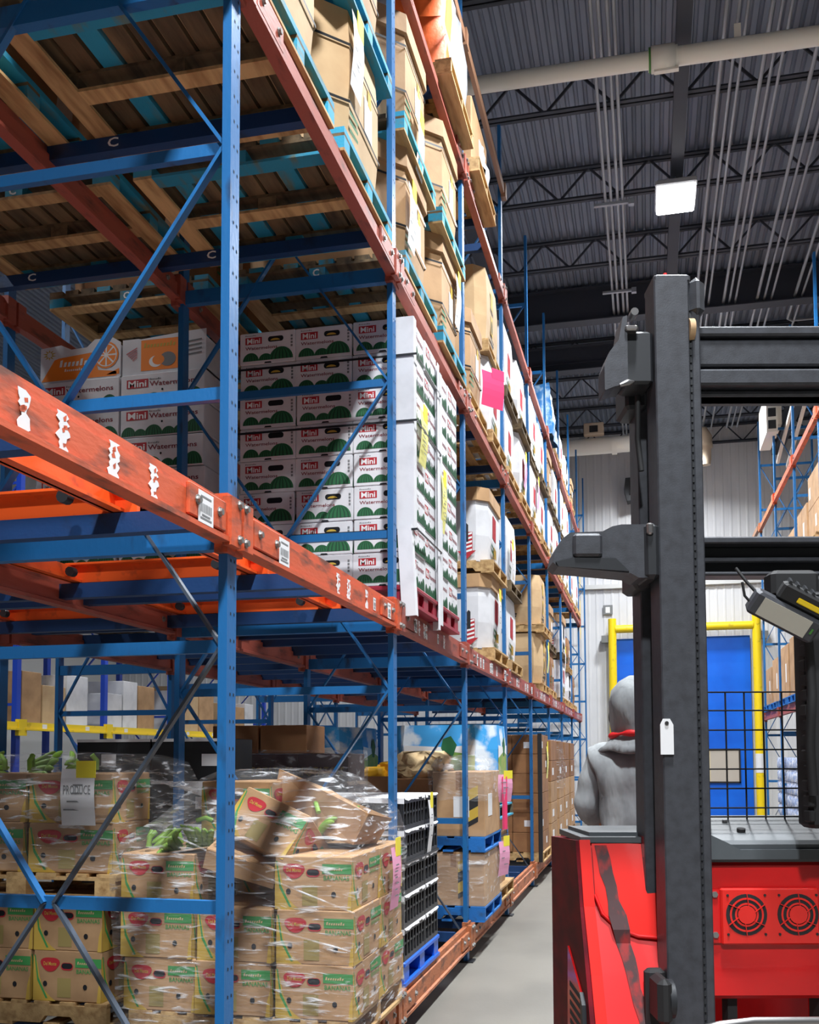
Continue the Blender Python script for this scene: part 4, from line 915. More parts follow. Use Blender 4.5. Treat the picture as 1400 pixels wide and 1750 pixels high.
def double(n, q, l, kinds, mt, h, x=-2.07, det=None, deep=''):
    z = LV[l][1]; lo = '%s, %s bay, %s%s' % (LVN[l], BAYN[n], NF[q], deep)
    det = (n < 4) if det is None else det
    for k, kd in enumerate(kinds):
        (lambda a, b, c, m_, lb, dt: chep(a, b, c, lb) if (l == 2 and dt and n < 2) else pallet(a, b, c, m_, lb, dt))(x+random.uniform(-.02, .02), py(n, q), z, mt[k % len(mt)], '%s %s, %s' % ({'wood': 'pale wooden pallet', 'wood_old': 'worn wooden pallet', 'teal_wood': 'teal painted pallet', 'blue_wood': 'blue painted pallet'}[mt[k % len(mt)]], ['lower', 'upper'][k], lo), det)
        z += PH
        if kd: bin_(x+random.uniform(-.015, .015), py(n, q), z, kd, h, '%s, %s' % (['lower', 'upper'][k], lo)); z += h+0.006
# second shelf
double(0, 0, 2, ('strap', 'strap'), ('teal_wood',), 0.80); double(0, 1, 2, ('strap', 'kraft'), ('teal_wood',), 0.80)
double(1, 0, 2, ('kraft', 'kraft'), ('teal_wood',), 0.80); double(1, 1, 2, ('kraft', 'kraft'), ('teal_wood', 'wood'), 0.80)
double(2, 0, 2, ('kraft',), ('wood', 'wood'), 0.80); double(2, 1, 2, ('white', 'yellow'), ('wood', 'wood'), 0.80)
for n in (3, 4, 5, 6):
    for q in (0, 1): double(n, q, 2, ('white', 'kraft' if (n, q) == (5, 0) else 'white'), ('wood', 'wood_old'), 0.80)
for q in (0, 1): double(7, q, 2, ('white',), ('wood',), 0.80)
for n in (-1, 0, 1):
    for q in (0, 1):
        if n == -1 and q == 0: continue
        double(n, q, 2, ('dark',), ('wood_old' if (n+q) % 2 else 'wood',), 0.80, -3.42, True, ', set deep')
double(-1, 1, 2, ('dark',), ('wood',), 0.80, -2.07, True)
for n in (2, 3):
    for q in (0, 1): double(n, q, 2, ('dark',), ('wood_old',), 0.80, -3.42, False, ', set deep')
# first shelf
double(2, 1, 1, ('whitelid', 'whitelid'), ('wood', 'wood'), 0.74)
double(3, 0, 1, ('white', 'white'), ('wood', 'wood_old'), 0.76)
double(4, 1, 1, ('yellow', 'yellow'), ('wood', 'wood'), 0.74); double(5, 0, 1, ('dark', 'kraft'), ('wood', 'wood_old'), 0.62)
double(6, 0, 1, ('white', 'whitelid'), ('wood', 'wood_old'), 0.70); double(6, 1, 1, ('white', 'dark'), ('wood',), 0.56); double(7, 0, 1, ('dark',), ('wood',), 0.6)
# third shelf
double(6, 0, 3, ('white',), ('wood',), 0.7); double(6, 1, 3, ('white',), ('wood',), 0.6); double(5, 1, 3, ('white',), ('wood',), 0.55); double(7, 0, 3, ('kraft',), ('wood',), 0.5)
pallet(-1.98, py(1, 1), LV[3][1], 'wood', 'wooden pallet under the tarpaulin load on the third shelf'); pallet(-1.98, py(2, 0), LV[3][1], 'wood', 'wooden pallet under the wrapped carton on the third shelf')
def lumpy(x0, x1, y0, y1, z0, z1, n, seed, amp, mts, pick=None):
    rr = random.Random(seed); m = MB(); L = 6; vs = []
    for k in range(L+1):
        f = k/L; sh = 1-0.18*f*f
        for (ax, ay), (bx, by) in (((x0, y0), (x1, y0)), ((x1, y0), (x1, y1)), ((x1, y1), (x0, y1)), ((x0, y1), (x0, y0))):
            for q in range(n):
                g = q/n; px, py_ = ax+(bx-ax)*g, ay+(by-ay)*g; cx, cy = (x0+x1)/2, (y0+y1)/2
                vs.append((cx+(px-cx)*sh+rr.uniform(-amp, amp), cy+(py_-cy)*sh+rr.uniform(-amp, amp), z0+(z1-z0)*f+rr.uniform(-amp, amp)*(0 if k == 0 else 1)))
    N4 = 4*n; b = 0
    for k in range(L):
        for q in range(N4): m.add([vs[k*N4+q], vs[k*N4+(q+1) % N4], vs[(k+1)*N4+(q+1) % N4], vs[(k+1)*N4+q]], [(0, 1, 2, 3)], pick(k, q) if pick else 0, True)
    m.add(vs[-N4:]+[((x0+x1)/2, (y0+y1)/2, z1+amp)], [(q, (q+1) % N4, N4) for q in range(N4)], 0, True)
    me = m.mesh('lump', mts)
    import bmesh
    bm = bmesh.new(); bm.from_mesh(me); bmesh.ops.remove_doubles(bm, verts=bm.verts, dist=1e-5); bmesh.ops.recalc_face_normals(bm, faces=bm.faces); bm.to_mesh(me); bm.free()
    return me
z3 = LV[3][1]+PH
thing('tarpaulin_load', 'orange and grey tarpaulin covered load on the third shelf', 'load', group=None, data=lumpy(-2.5, -1.42, 7.34, 8.3, z3, 8.3, 5, 11, 0.03, ['tarp_grey', 'tarp_orange', 'yellow_paper'], lambda k, q: 1 if q in (3, 4, 5) and k < 5 else 2 if q == 6 and k in (2, 3) else 0))
t = thing('wrapped_carton', 'brown carton in white plastic on the third shelf', 'load', (-1.95, py(2, 0), z3)); part('carton', MB().cham(-0.5, 0.5, -0.45, 0.42, 0, 0.62, 0.01), 'kraft', t)
obj('plastic_cover', lumpy(-0.53, 0.53, -0.05, 0.47, 0.2, 0.66, 4, 12, 0.02, ['white_card']), t)
thing('plastic_bag', 'shiny blue plastic bag load on the third shelf near the far end', 'load', data=lumpy(-2.3, -1.42, py(5, 0)-0.4, py(5, 0)+0.4, LV[3][1], LV[3][1]+0.85, 4, 13, 0.03, ['bag_blue']))
# hanging tags on shelves
tag(-1.40, py(2, 0)+0.35, 5.42, 'hot pink sheet sticking out from the second shelf, fourth bay', 'hotpink', 'hotpink', 0.30, 0.34, rz=R(-35), lines=0)
for k, (n, q, l, dz, pc) in enumerate(((0, 1, 2, 0.75, 'paper'), (1, 0, 2, 1.2, 'paper'), (1, 1, 2, 0.72, 'paper'), (1, 0, 2, 0.55, 'paper'), (3, 1, 2, 0.6, 'pink_paper'), (4, 0, 2, 0.7, 'pink_paper'), (3, 0, 1, 1.35, 'paper'), (2, 1, 1, 0.6, 'paper'), (4, 1, 1, 0.62, 'paleyellow_paper'), (6, 0, 1, 0.9, 'paper'))):
    tag(-1.475, py(n, q)+0.25*((k % 3)-1), LV[l][1]+PH+dz, '%s tag hung on a bin, %s, %s bay, %s%s' % ({'paper': 'white', 'pink_paper': 'pink', 'paleyellow_paper': 'pale yellow'}[pc], LVN[l], BAYN[n], NF[q], ', higher' if k == 1 else ', lower' if k == 3 else ''), pc, 'yellow_paper', 0.2, 0.42, lines=4)
for k, (n, dz) in enumerate(((7, -0.2), (7, 0.6))):
    thing('caution_tape', 'yellow tape hanging at the far rack end, %s' % ['lower', 'upper'][k], 'tape', (XF+0.03, Y0+8*BL-0.05, LV[2][0]-0.3+k*1.2), data=MB().box(0, 0.004, -0.05, 0.05, 0, 0.9).box(0.004, 0.006, -0.04, 0.04, 0.1, 0.8).mesh('caution_tape', ['yellow_paint']))

# ---------------------------------------------------------------- cartons
def carton_mesh(lx, ly, h, mt, lid=0.0):
    m = MB().cham(-lx/2, lx/2, -ly/2, ly/2, 0, h, 0.005)
    if lid: m.box(-lx/2-0.004, lx/2+0.004, -ly/2-0.004, ly/2+0.004, h-lid, h+0.003, 1)
    else: m.box(-0.025, 0.025, -ly/2-0.0008, ly/2+0.0008, h*0.72, h+0.0008, 1); m.box(-lx/2-0.0008, lx/2+0.0008, -0.025, 0.025, h+0.0004, h+0.0009, 1)
    return m
def carton(x, y, z, lx, ly, h, mt, label, grp, tape='kraft_dark', lid=0.0, sticker=None, rz=0):
    k = ('carton', lx, ly, h, mt, tape, lid)
    if k not in CACHE: CACHE[k] = carton_mesh(lx, ly, h, mt, lid).mesh('carton', [mt, tape])
    t = thing('carton', label, 'box', (x, y, z), rz, grp, CACHE[k])
    if sticker:
        part('sticker', MB().box(lx/2, lx/2+0.002, -ly*.3, -ly*.05, h*.3, h*.65), sticker, t)
        part('sticker', MB().box(-lx*.1, lx*.2, -ly/2-0.002, -ly/2, h*.3, h*.62), sticker, t)
    return t
# fourth bay, floor level, near half: two blue pallets high
Yc = py(2, 0)
pallet(-1.98, Yc, zf, 'blue_wood', 'blue pallet at floor level in the fourth bay')
for k, x in enumerate((-1.66, -2.24)):
    t = carton(x, Yc-0.02, zf+PH, 0.55, 0.9, 0.46, 'kraft', 'brown carton with hazard stripe on the floor-level blue pallet, %s' % ['aisle side', 'inner side'][k], 'cartons in the fourth bay')
    hz = MB()
    for q in range(4): hz.add([(0.04, -0.4515, 0.06+0.09*q), (0.13, -0.4515, 0.11+0.09*q), (0.13, -0.4515, 0.155+0.09*q), (0.04, -0.4515, 0.105+0.09*q)], [(0, 1, 2, 3)], q % 2)
    for q in range(3): hz.add([(0.04, -0.4515, 0.105+0.09*q), (0.13, -0.4515, 0.155+0.09*q), (0.13, -0.4515, 0.2+0.09*q), (0.04, -0.4515, 0.15+0.09*q)], [(0, 1, 2, 3)], (q+1) % 2)
    part('hazard_stripe', hz, ['ink_black', 'ink_yellow'], t)
zq = zf+PH+0.465
pallet(-1.98, Yc, zq, 'blue_wood', 'blue pallet between the carton layers in the fourth bay')
zq += PH
t = carton(-1.61, Yc-0.02, zq, 0.46, 0.9, 0.56, 'kraft', 'tall brown carton with hazard stripe and crumpled film, upper layer', 'cartons in the fourth bay', sticker='paper'); obj('hazard_stripe', bpy.data.objects['hazard_stripe'].data, t, (0.04, 0, 0.02))
t = carton(-2.02, Yc-0.02, zq, 0.34, 0.9, 0.50, 'kraft_dark', 'dark brown carton with white label, upper layer, middle', 'cartons in the fourth bay'); part('sticker', MB().box(-0.06, 0.13, -0.453, -0.451, 0.08, 0.24), 'paper', t)
t = thing('open_carton', 'open brown carton filled with yellow bags, upper layer', 'box', (-2.40, Yc-0.02, zq), 0, 'cartons in the fourth bay', ban_open(0.38, 0.9, 0.52)); t.data.materials.clear(); t.data.materials.append(MATS['kraft_dark'])
for k, (dx, dy, dz) in enumerate(((0.0, -0.3, 0.50), (0.12, -0.2, 0.55), (-0.12, -0.22, 0.48), (0.05, -0.05, 0.52))):
    thing('yellow_bag', 'shiny yellow produce bag in the open carton, %s' % ['front', 'right', 'left', 'back'][k], 'bag', (-2.40+dx, Yc+dy, zq+dz-0.08), data=lumpy(-0.1, 0.1, -0.09, 0.09, 0, 0.17, 3, 30+k, 0.015, ['fruit_yellow']))
thing('crumpled_paper', 'crumpled tan packing paper on the middle carton', 'paper', (-1.98, Yc-0.2, zq+0.50), data=lumpy(-0.22, 0.22, -0.2, 0.25, 0, 0.2, 7, 40, 0.045, ['paper_tan']))
shell([(zq+0.32, -1.86, -1.36, Yc-0.49, Yc+0.46), (zq+0.45, -1.87, -1.35, Yc-0.50, Yc+0.47), (zq+0.57, -1.88, -1.36, Yc-0.49, Yc+0.46), (zq+0.66, -1.82, -1.42, Yc-0.4, Yc+0.4), (zq+0.69, -1.75, -1.5, Yc-0.3, Yc+0.3)], 5, 8, 0.03, 'stretch_film_light', 'stretch_wrap', 'crumpled clear film over the tall carton in the fourth bay')
shell([(zf+PH, -2.55, -1.37, Yc-0.49, Yc+0.45), (zf+0.3, -2.55, -1.365, Yc-0.495, Yc+0.455), (zf+0.58, -2.55, -1.37, Yc-0.49, Yc+0.45)], 5, 9, 0.012, 'stretch_film_light', 'stretch_wrap', 'clear film around the lower cartons in the fourth bay', False)
tag(-1.34, Yc+0.46, zq+0.52, 'pink tag with yellow sticker over the tall carton in the fourth bay', 'pink_paper', 'yellow_paper', 0.3, 0.26, lines=3, rz=R(-20))
tag(-1.34, Yc+0.38, zf+0.62, 'pink tag with yellow sticker on the lower cartons in the fourth bay', 'pink_paper', 'yellow_paper', 0.24, 0.32, lines=3, rz=R(-15))
thing('edge_guard', 'upright pink red edge board beside the tall carton', 'board', (-1.345, Yc+0.42, zq), data=MB().box(-0.006, 0.0, -0.03, 0.06, 0, 0.5).box(-0.006, 0.03, 0.054, 0.06, 0, 0.5).mesh('edge_guard', ['hotpink']))
# far half of the fourth bay and behind: sky printed bins
Yc = py(2, 1)
pallet(-2.02, Yc, zf, 'wood', 'wooden pallet at floor level, far half of the fourth bay'); bin_(-2.02, Yc, zf+PH, 'kraft', 0.66, 'under the sky printed bin in the fourth bay')
pallet(-2.02, Yc, zf+PH+0.67, 'teal_wood', 'teal pallet under the sky printed bin in the fourth bay'); bin_(-2.02, Yc, zf+2*PH+0.67, 'sky', 0.80, 'fourth bay at the aisle')
pallet(-3.42, Yc, zf, 'wood_old', 'worn pallet set deep at floor level, fourth bay'); bin_(-3.42, Yc, zf+PH, 'dark', 0.78, 'set deep under a sky printed bin'); bin_(-3.42, Yc, zf+PH+0.79, 'sky', 0.80, 'set deep in the fourth bay')
for k in range(3): carton(-1.55, Yc-0.3+0.02*k, zf+PH+0.02, 0.2, 0.22, 0.18, 'kraft_light', '', '') if False else None
# black cartons set deep in the third bay
pallet(-3.30, 6.66, zf, 'wood_old', 'worn pallet under the black cartons set deep in the third bay')
for r in range(5):
    for c in range(2):
        t = carton(-2.97-0.56*c, 6.42, zf+PH+0.283*r, 0.55, 0.42, 0.28, 'black_card', 'black produce carton with pale rim, deep stack, %s row, %s' % (['bottom', 'second', 'third', 'fourth', 'top'][r], ['right', 'left'][c]), 'black cartons set deep', 'black_card')
        rr = random.Random(r*2+c); pp = MB(); pp.box(-0.275, 0.275, -0.212, -0.2105, 0.262, 0.282)
        if rr.random() < .8: a = rr.uniform(-.2, .1); pp.box(a, a+0.11, -0.212, -0.2105, 0.10, 0.18)
        if r in (2, 3): pp.add([(-.2, -.2125, .27), (.24, -.2125, .27), (.27, -.2125, .21), (.1, -.2125, .18)], [(0, 1, 2, 3)])
        part('paper_rim', pp, 'paper', t)
# potato cartons set deep in the third bay
pallet(-3.02, 7.86, zf, 'wood_old', 'worn pallet under the potato cartons set deep in the third bay')
for r in range(5):
    for c in range(3):
        t = carton(-2.42-0.41*c, 7.60, zf+PH+0.263*r, 0.40, 0.46, 0.26, 'potato_card', 'dark potato carton, deep stack, %s row, %s' % (['bottom', 'second', 'third', 'fourth', 'top'][r], ['right', 'middle', 'left'][c]), 'potato cartons set deep', 'potato_card')
        part('lettering', MB().text('POTATOES', (-.17, -.2325, .09), (1, 0, 0), (0, 0, 1), .34, .07, 0, 0.01), 'ink_olive', t)
for k, x in enumerate((-2.75, -3.15)): carton(x, 7.62, zf+PH+5*0.263, 0.38, 0.45, 0.22, 'kraft_dark', 'brown carton on top of the potato cartons, %s' % ['right', 'left'][k], 'brown cartons on the potato stack')
shell([(zf+PH+0.5, -3.5, -2.2, 7.33, 7.86), (zf+PH+0.9, -3.49, -2.195, 7.32, 7.87), (zf+PH+1.34, -3.5, -2.2, 7.33, 7.86)], 5, 15, 0.015, 'stretch_film_light', 'stretch_wrap', 'clear film around the potato cartons', False)
# tall carton stack in the sixth bay, wrapped stack in the seventh
Yc = py(4, 0); pallet(-1.98, Yc, zf, 'wood', 'wooden pallet under the tall brown carton stack')
for r in range(6):
    for c in range(3):
        for q in (0, 1):
            if c == 2 and q == 1: continue
            carton(-1.60-0.395*c, Yc-0.25+0.495*q, zf+PH+0.263*r, 0.39, 0.49, 0.26, 'kraft_dark', 'brown carton in the tall stack, %s row, %s %s' % (ROW[r] if r < 5 else 'top', ['aisle', 'middle', 'inner'][c], ['front', 'back'][q]), 'brown cartons in the tall stack', sticker='paper' if (r+c+q) % 4 == 1 else None)
thing('corner_post', 'black upright corner guard on the tall brown carton stack', 'corner board', (-1.398, Yc-0.505, zf), data=MB().box(-0.05, 0.004, -0.004, 0, 0, 1.72).box(0, 0.004, 0, 0.05, 0, 1.72).mesh('corner_post', ['ink_black']))
tag(-1.40, Yc+0.3, zf+1.55, 'pale yellow tag on the tall brown carton stack', 'paleyellow_paper', 'yellow_paper', 0.2, 0.5)
for n, q in ((4, 1), (5, 0), (5, 1), (6, 0)):
    Yc = py(n, q); lo = '%s bay, %s' % (BAYN[n], NF[q])
    pallet(-1.98, Yc, zf, 'blue_wood' if n == 5 else 'wood', 'pallet at floor level under brown cartons, %s' % lo, False)
    for r in range(5):
        for c in range(2):
            carton(-1.66-0.56*c, Yc, zf+PH+0.305*r, 0.55, 0.96, 0.30, 'kraft_dark' if r > 2 else 'kraft', 'brown carton at floor level, %s, %s row, %s' % (lo, ['bottom', 'second', 'third', 'fourth', 'top'][r], ['aisle', 'inner'][c]), 'brown cartons near the far end', sticker='paper' if r in (0, 1, 3) else None)
Yc = py(5, 0); shell([(1.2, -2.28, -1.36, Yc-0.5, Yc+0.5), (1.6, -2.28, -1.355, Yc-0.505, Yc+0.505), (1.97, -2.25, -1.4, Yc-0.47, Yc+0.47)], 5, 16, 0.015, 'stretch_film', 'stretch_wrap', 'clear film around the brown cartons in the seventh bay')

# ================================================================ RACK ACROSS THE NEXT AISLE (seen through the left rack)
def simple_frame(x, y, h, dep, label, mt, grp):
    t = thing('rack_frame', label, 'rack frame', (x, y, 0), group=grp)
    for xx in (0, -dep): part('post', MB().box(xx-0.04, xx+0.04, -0.05, 0.05, 0, h), mt, t)
    k = 0; z = 0.3
    while z < h-0.1:
        part('strut', MB().box(-dep+0.04, -0.04, -0.015, 0.015, z-0.02, z+0.02), mt, t)
        if z+1.1 < h: part('diagonal', MB().bar((-0.04 if k % 2 else -dep+0.04, 0.03, z), (-dep+0.04 if k % 2 else -0.04, 0.03, z+1.1), 0.02, 0.035, 0, (0, 1, 0)), mt, t)
        z += 1.1; k += 1
for k in range(6):
    simple_frame(-9.0, 10.6+2.45*k, 6.0, 1.1, 'vivid blue rack frame across the next aisle, %s' % ORD[k], 'blue_vivid', 'rack frames across the next aisle')
    if k < 5:
        for z, nm in ((2.12, 'lower'), (4.3, 'upper')):
            t = thing('rack_beam', 'yellow shelf beam across the next aisle, %s, %s bay' % (nm, ORD[k]), 'rack beam', (-8.94, 10.6+2.45*k, z), group='yellow beams across the next aisle')
            part('beam_body', MB().box(0, 0.05, 0.06, 2.39, 0, 0.12).box(-0.0, 0.07, 0.06, 2.39, 0, 0.03), 'yellow_paint', t)
            for y in (0.05, 2.40): part('connector', MB().box(0.0, 0.06, y-0.05, y+0.05, -0.08, 0.16), 'yellow_paint', t)
            for y in (0.5, 1.7): part('shelf_label', MB().box(0.05, 0.052, y, y+0.12, 0.035, 0.10), 'paper', t)
            thing('shelf_deck', 'wire shelf deck across the next aisle, %s, %s bay' % (nm, ORD[k]), 'shelf', (-9.5, 11.825+2.45*k, z+0.085), group='shelf decks across the next aisle', data=MB().box(-0.5, 0.55, -1.15, 1.15, 0, 0.03).mesh('shelf_deck', ['zinc']))
        rr = random.Random(k); y = 10.8+2.45*k
        j = 0
        while True:
            wdt = rr.choice((0.5, 0.62, 0.72)); hh = rr.uniform(0.55, 0.95)
            if y+wdt > 10.6+2.45*(k+1)-0.08: break
            carton(-9.4, y+wdt/2, 2.235, 0.7, round(wdt, 2), round(hh, 2), rr.choice(('kraft', 'white_card', 'white_card', 'kraft_light')), 'tall carton on the yellow shelf across the next aisle, %s bay, %s' % (ORD[k], ORD[j]), 'cartons across the next aisle', 'paper'); y += wdt+0.04; j += 1

# ================================================================ RIGHT RACK
RX = 2.41; RN = [3.57, 4.57, 5.57, 6.57, 7.57]
for k, n in enumerate(RN): frame(n, RX, 1.1, 'blue rack frame on the right of the aisle, %s of five' % (['first']+ORD[1:])[k], lv=(), grp='blue upright frames of the right rack', holes=False, mirror=-1)
RLV = {1: 2.44, 2: 4.60, 3: 6.46}
for k, n in enumerate(RN[:-1]):
    for l in (1, 2, 3):
        beam(n, l, RX, ('rust_beam' if k == 3 else 'orange_paint') if l == 3 else 'red_beam', '%s load beam of the right rack, %s, %s bay' % (('rusty brown' if k == 3 else 'orange') if l == 3 else 'faded red', LVN[l], (['first']+ORD[1:])[k]), 1, True, Y0+n*BL, 'load beams of the right rack', RLV[l])
        thing('rack_beam', 'rear load beam of the right rack, %s, %s bay' % (LVN[l], (['first']+ORD[1:])[k]), 'rack beam', (RX+1.07, Y0+n*BL, RLV[l]), group='rear beams of the right rack', data=CACHE.setdefault('rearb', MB().box(-0.02, 0.03, 0.04, BL-0.04, 0, 0.12).box(-0.03, 0.04, -0.04, 0.04, -0.03, 0.15).box(-0.03, 0.04, BL-0.04, BL+0.04, -0.03, 0.15).mesh('rack_beam', ['red_beam'])))
thing('tie_beam', 'brown tie beam at the far end of the right rack', 'tie beam', (RX-0.03, Y0+7.57*BL, 6.5), data=MB().box(-0.03, 0.03, 0.03, 2.4, 0, 0.1).box(-0.04, 0.04, 2.3, 2.4, -0.03, 0.16).mesh('tie_beam', ['brown_tie']))
def rp(k, q): return Y0+RN[k]*BL+(0.66 if q == 0 else 1.84)
for k, q, l, hts in ((1, 0, 2, (0.5, 0.5)), (1, 1, 2, (0.7,)), (0, 1, 2, (0.75, 0.6)), (2, 0, 2, (0.62,)), (2, 1, 2, (0.5,)), (3, 0, 2, (0.3,)), (1, 1, 1, (0.55,)), (2, 0, 1, (1.0,)), (2, 1, 1, (0.95,)), (3, 0, 1, (0.85,)), (3, 1, 1, (0.75,))):
    z = RLV[l]+(0.16 if l == 1 else 0.15); lo = 'right rack, %s, %s bay, %s' % (LVN[l], (['first']+ORD[1:])[k], NF[q])
    pallet(RX+0.55, rp(k, q), z, 'blue_wood' if l == 1 else 'wood', 'pallet under cartons, %s' % lo, False, grp='pallets in the right rack'); z += PH
    for r, h in enumerate(hts):
        for c in range(2):
            carton(RX+0.27, rp(k, q)-0.25+0.5*c, z, 0.5, 0.48, h, 'kraft', 'brown carton, %s, %s layer, %s' % (lo, ['lower', 'upper'][r], ['near', 'far'][c]), 'cartons in the right rack', rz=math.pi, sticker='paper' if (r+c) % 2 == 0 else None)
        z += h+0.002
t = thing('wire_basket', 'dark wire basket crate on the right rack first shelf', 'basket', (RX+0.45, rp(1, 0), RLV[1]+0.17))
for r in range(6):
    part('hoop', MB().box(-0.45, 0.45, -0.47, -0.455, 0.12*r, 0.12*r+0.05).box(-0.45, 0.45, 0.455, 0.47, 0.12*r, 0.12*r+0.05).box(-0.45, -0.435, -0.47, 0.47, 0.12*r, 0.12*r+0.05), 'rubber', t)
for q in range(8): part('bar', MB().box(-0.455, -0.44, -0.45+0.128*q, -0.43+0.128*q, 0, 0.66), 'rubber', t)
for q in range(7): part('bar', MB().box(-0.44+0.14*q, -0.42+0.14*q, -0.475, -0.46, 0, 0.66), 'rubber', t)
# water bottle packs on the floor of the right rack
BOT = MB().tube([(0, 0, 0), (0, 0, 0.006), (0, 0, 0.15), (0, 0, 0.19), (0, 0, 0.21)], [0.03, 0.034, 0.034, 0.016, 0.014], 8).mesh('bottle', ['bottle_blue'])
for k, q in ((2, 0), (2, 1), (3, 0)):
    pallet(RX+0.62, rp(k, q), 0.0, 'wood', 'wooden pallet under bottled water, right rack, %s bay, %s' % (ORD[k], NF[q]), False, grp='pallets in the right rack')
    for r in range(7):
        for c in range(3):
            t = thing('bottle_pack', 'shrink wrapped pack of blue water bottles, right rack, %s bay, %s, %s layer, %s' % (ORD[k], NF[q], ROW[r] if r < 6 else 'top', ['near', 'middle', 'far'][c]), 'bottles', (RX+0.18, rp(k, q)-0.33+0.33*c, PH+r*0.222), group='bottled water packs on the right')
            for a in range(2):
                for b in range(4): obj('bottle', BOT, t, (-0.09+0.07*a, -0.115+0.077*b, 0))
            part('shrink_film', MB().cham(-0.13, 0.20, -0.158, 0.158, 0.0, 0.215, 0.03), 'stretch_film_light', t) if 'pk' not in CACHE else obj('shrink_film', CACHE['pk'], t)
            CACHE.setdefault('pk', t.children[-1].data)
# ================================================================ REACH TRUCK  (local axes: x right, y away, z up)
TA = R(YAW); TX, TY = 1.05, 3.9
truck = thing('reach_truck', 'red and grey reach truck with black mast facing the camera in the aisle', 'forklift', (TX*math.cos(TA)-TY*math.sin(TA), TX*math.sin(TA)+TY*math.cos(TA), 0), TA)
def tp(name, mb, mts, parent=None): return part(name, mb, mts, parent or truck, (0, 0, 0) if parent else (-TX, -TY, 0))
# left pod: sloping nose, glossy side cover
pf = [(3.26, 1.44), (3.19, 1.25), (3.10, 1.06), (2.98, 0.80), (2.95, 0.25), (3.78, 0.25), (3.78, 1.44)]
pod = tp('side_pod', MB().prism(pf, 0, 0.56, 0.80), 'truck_red')
sp = [(3.245, 1.45), (3.175, 1.25), (3.085, 1.06), (2.965, 0.80), (2.935, 0.25), (3.80, 0.25), (3.80, 1.42)]
tp('side_cover', MB().prism(sp, 0, 0.528, 0.56), 'truck_maroon')
tp('edge_trim', MB().bar((0.555, 3.24, 1.45), (0.555, 3.17, 1.25), 0.034, 0.016).bar((0.555, 3.17, 1.25), (0.558, 3.08, 1.06), 0.034, 0.016).bar((0.558, 3.08, 1.06), (0.56, 2.96, 0.80), 0.034, 0.016), 'truck_redlite')
# recessed upper scoop with curved lip
lip = MB(); pts = [(0.578, 3.20, 1.285), (0.596, 3.178, 1.23), (0.62, 3.168, 1.208), (0.66, 3.155, 1.18), (0.70, 3.148, 1.166), (0.80, 3.142, 1.158)]
sc = MB(); up_ = [(0.578, 3.25, 1.44), (0.62, 3.25, 1.44), (0.66, 3.25, 1.44), (0.70, 3.25, 1.44), (0.75, 3.25, 1.44), (0.80, 3.25, 1.44)]
vs = []; NR = 7
for k in range(NR+1):
    f = k/NR
    for a, b in zip(up_, pts): vs.append((a[0]+(b[0]-a[0])*f, a[1]+(b[1]-a[1])*f-0.010-0.004*math.sin(f*math.pi), a[2]+(b[2]-a[2])*f))
sc.add(vs, [(k*6+i, k*6+i+1, k*6+i+7, k*6+i+6) for k in range(NR) for i in range(5)], 0, True)
tp('scoop_panel', sc, 'truck_redlite')
tp('scoop_lip', MB().tube([(x, y-0.008, z) for x, y, z in pts], 0.006, 8), 'truck_red')
def noseY(z):
    P_ = [(1.44, 3.26), (1.25, 3.19), (1.06, 3.10), (0.80, 2.98), (0.25, 2.95)]
    for (z1, y1), (z0, y0) in zip(P_, P_[1:]):
        if z0 <= z <= z1: return y0+(y1-y0)*(z-z0)/(z1-z0)
    return 2.95
sm = MB(); rr = random.Random(3); L_, R_ = [], []
for k in range(15):
    z = 1.435-0.40*k/14*1.45; xc = 0.602+0.10*k/14; wd = (0.013+0.012*rr.random())*(1 if k < 8 else 0.75); yo = noseY(z)-(0.024 if z > 1.17 else 0.004)
    L_.append((xc-wd, yo, z)); R_.append((xc+wd+0.012*rr.random(), yo, z))
n = len(L_); sm.add(L_+R_, [(k, k+1, n+k+1, n+k) for k in range(n-1)])
tp('scuff_mark', sm, 'scuff')
tp('pod_cap', MB().prism([(0.532, 3.62), (0.545, 3.25), (0.80, 3.23), (0.80, 3.62)], 2, 1.442, 1.460).prism([(0.56, 3.60), (0.58, 3.29), (0.80, 3.28), (0.80, 3.60)], 2, 1.460, 1.472), 'truck_grey')
# vent recess with slots on the side cover
vr = tp('vent_recess', MB().prism([(3.40, 1.09), (3.12, 0.98), (3.06, 0.60), (3.44, 0.60)], 0, 0.522, 0.53), 'truck_red')
for k in range(12): tp('vent_slot', MB().prism([(3.36, 0.985-0.03*k), (3.14, 0.985-0.03*k), (3.13, 0.970-0.03*k), (3.36, 0.970-0.03*k)], 0, 0.5205, 0.524), 'ink_black')
tp('vent_edge', MB().prism([(3.13, 1.0), (3.09, 0.97), (3.03, 0.60), (3.08, 0.60)], 0, 0.515, 0.53), 'mast_dark')
# maroon inner wall beside the mast, red tab
tp('inner_wall', MB().box(0.80, 0.94, 3.30, 3.40, 0.30, 1.43), 'truck_red')
tp('red_tab', MB().box(0.735, 0.80, 3.20, 3.26, 1.40, 1.465), 'truck_red')
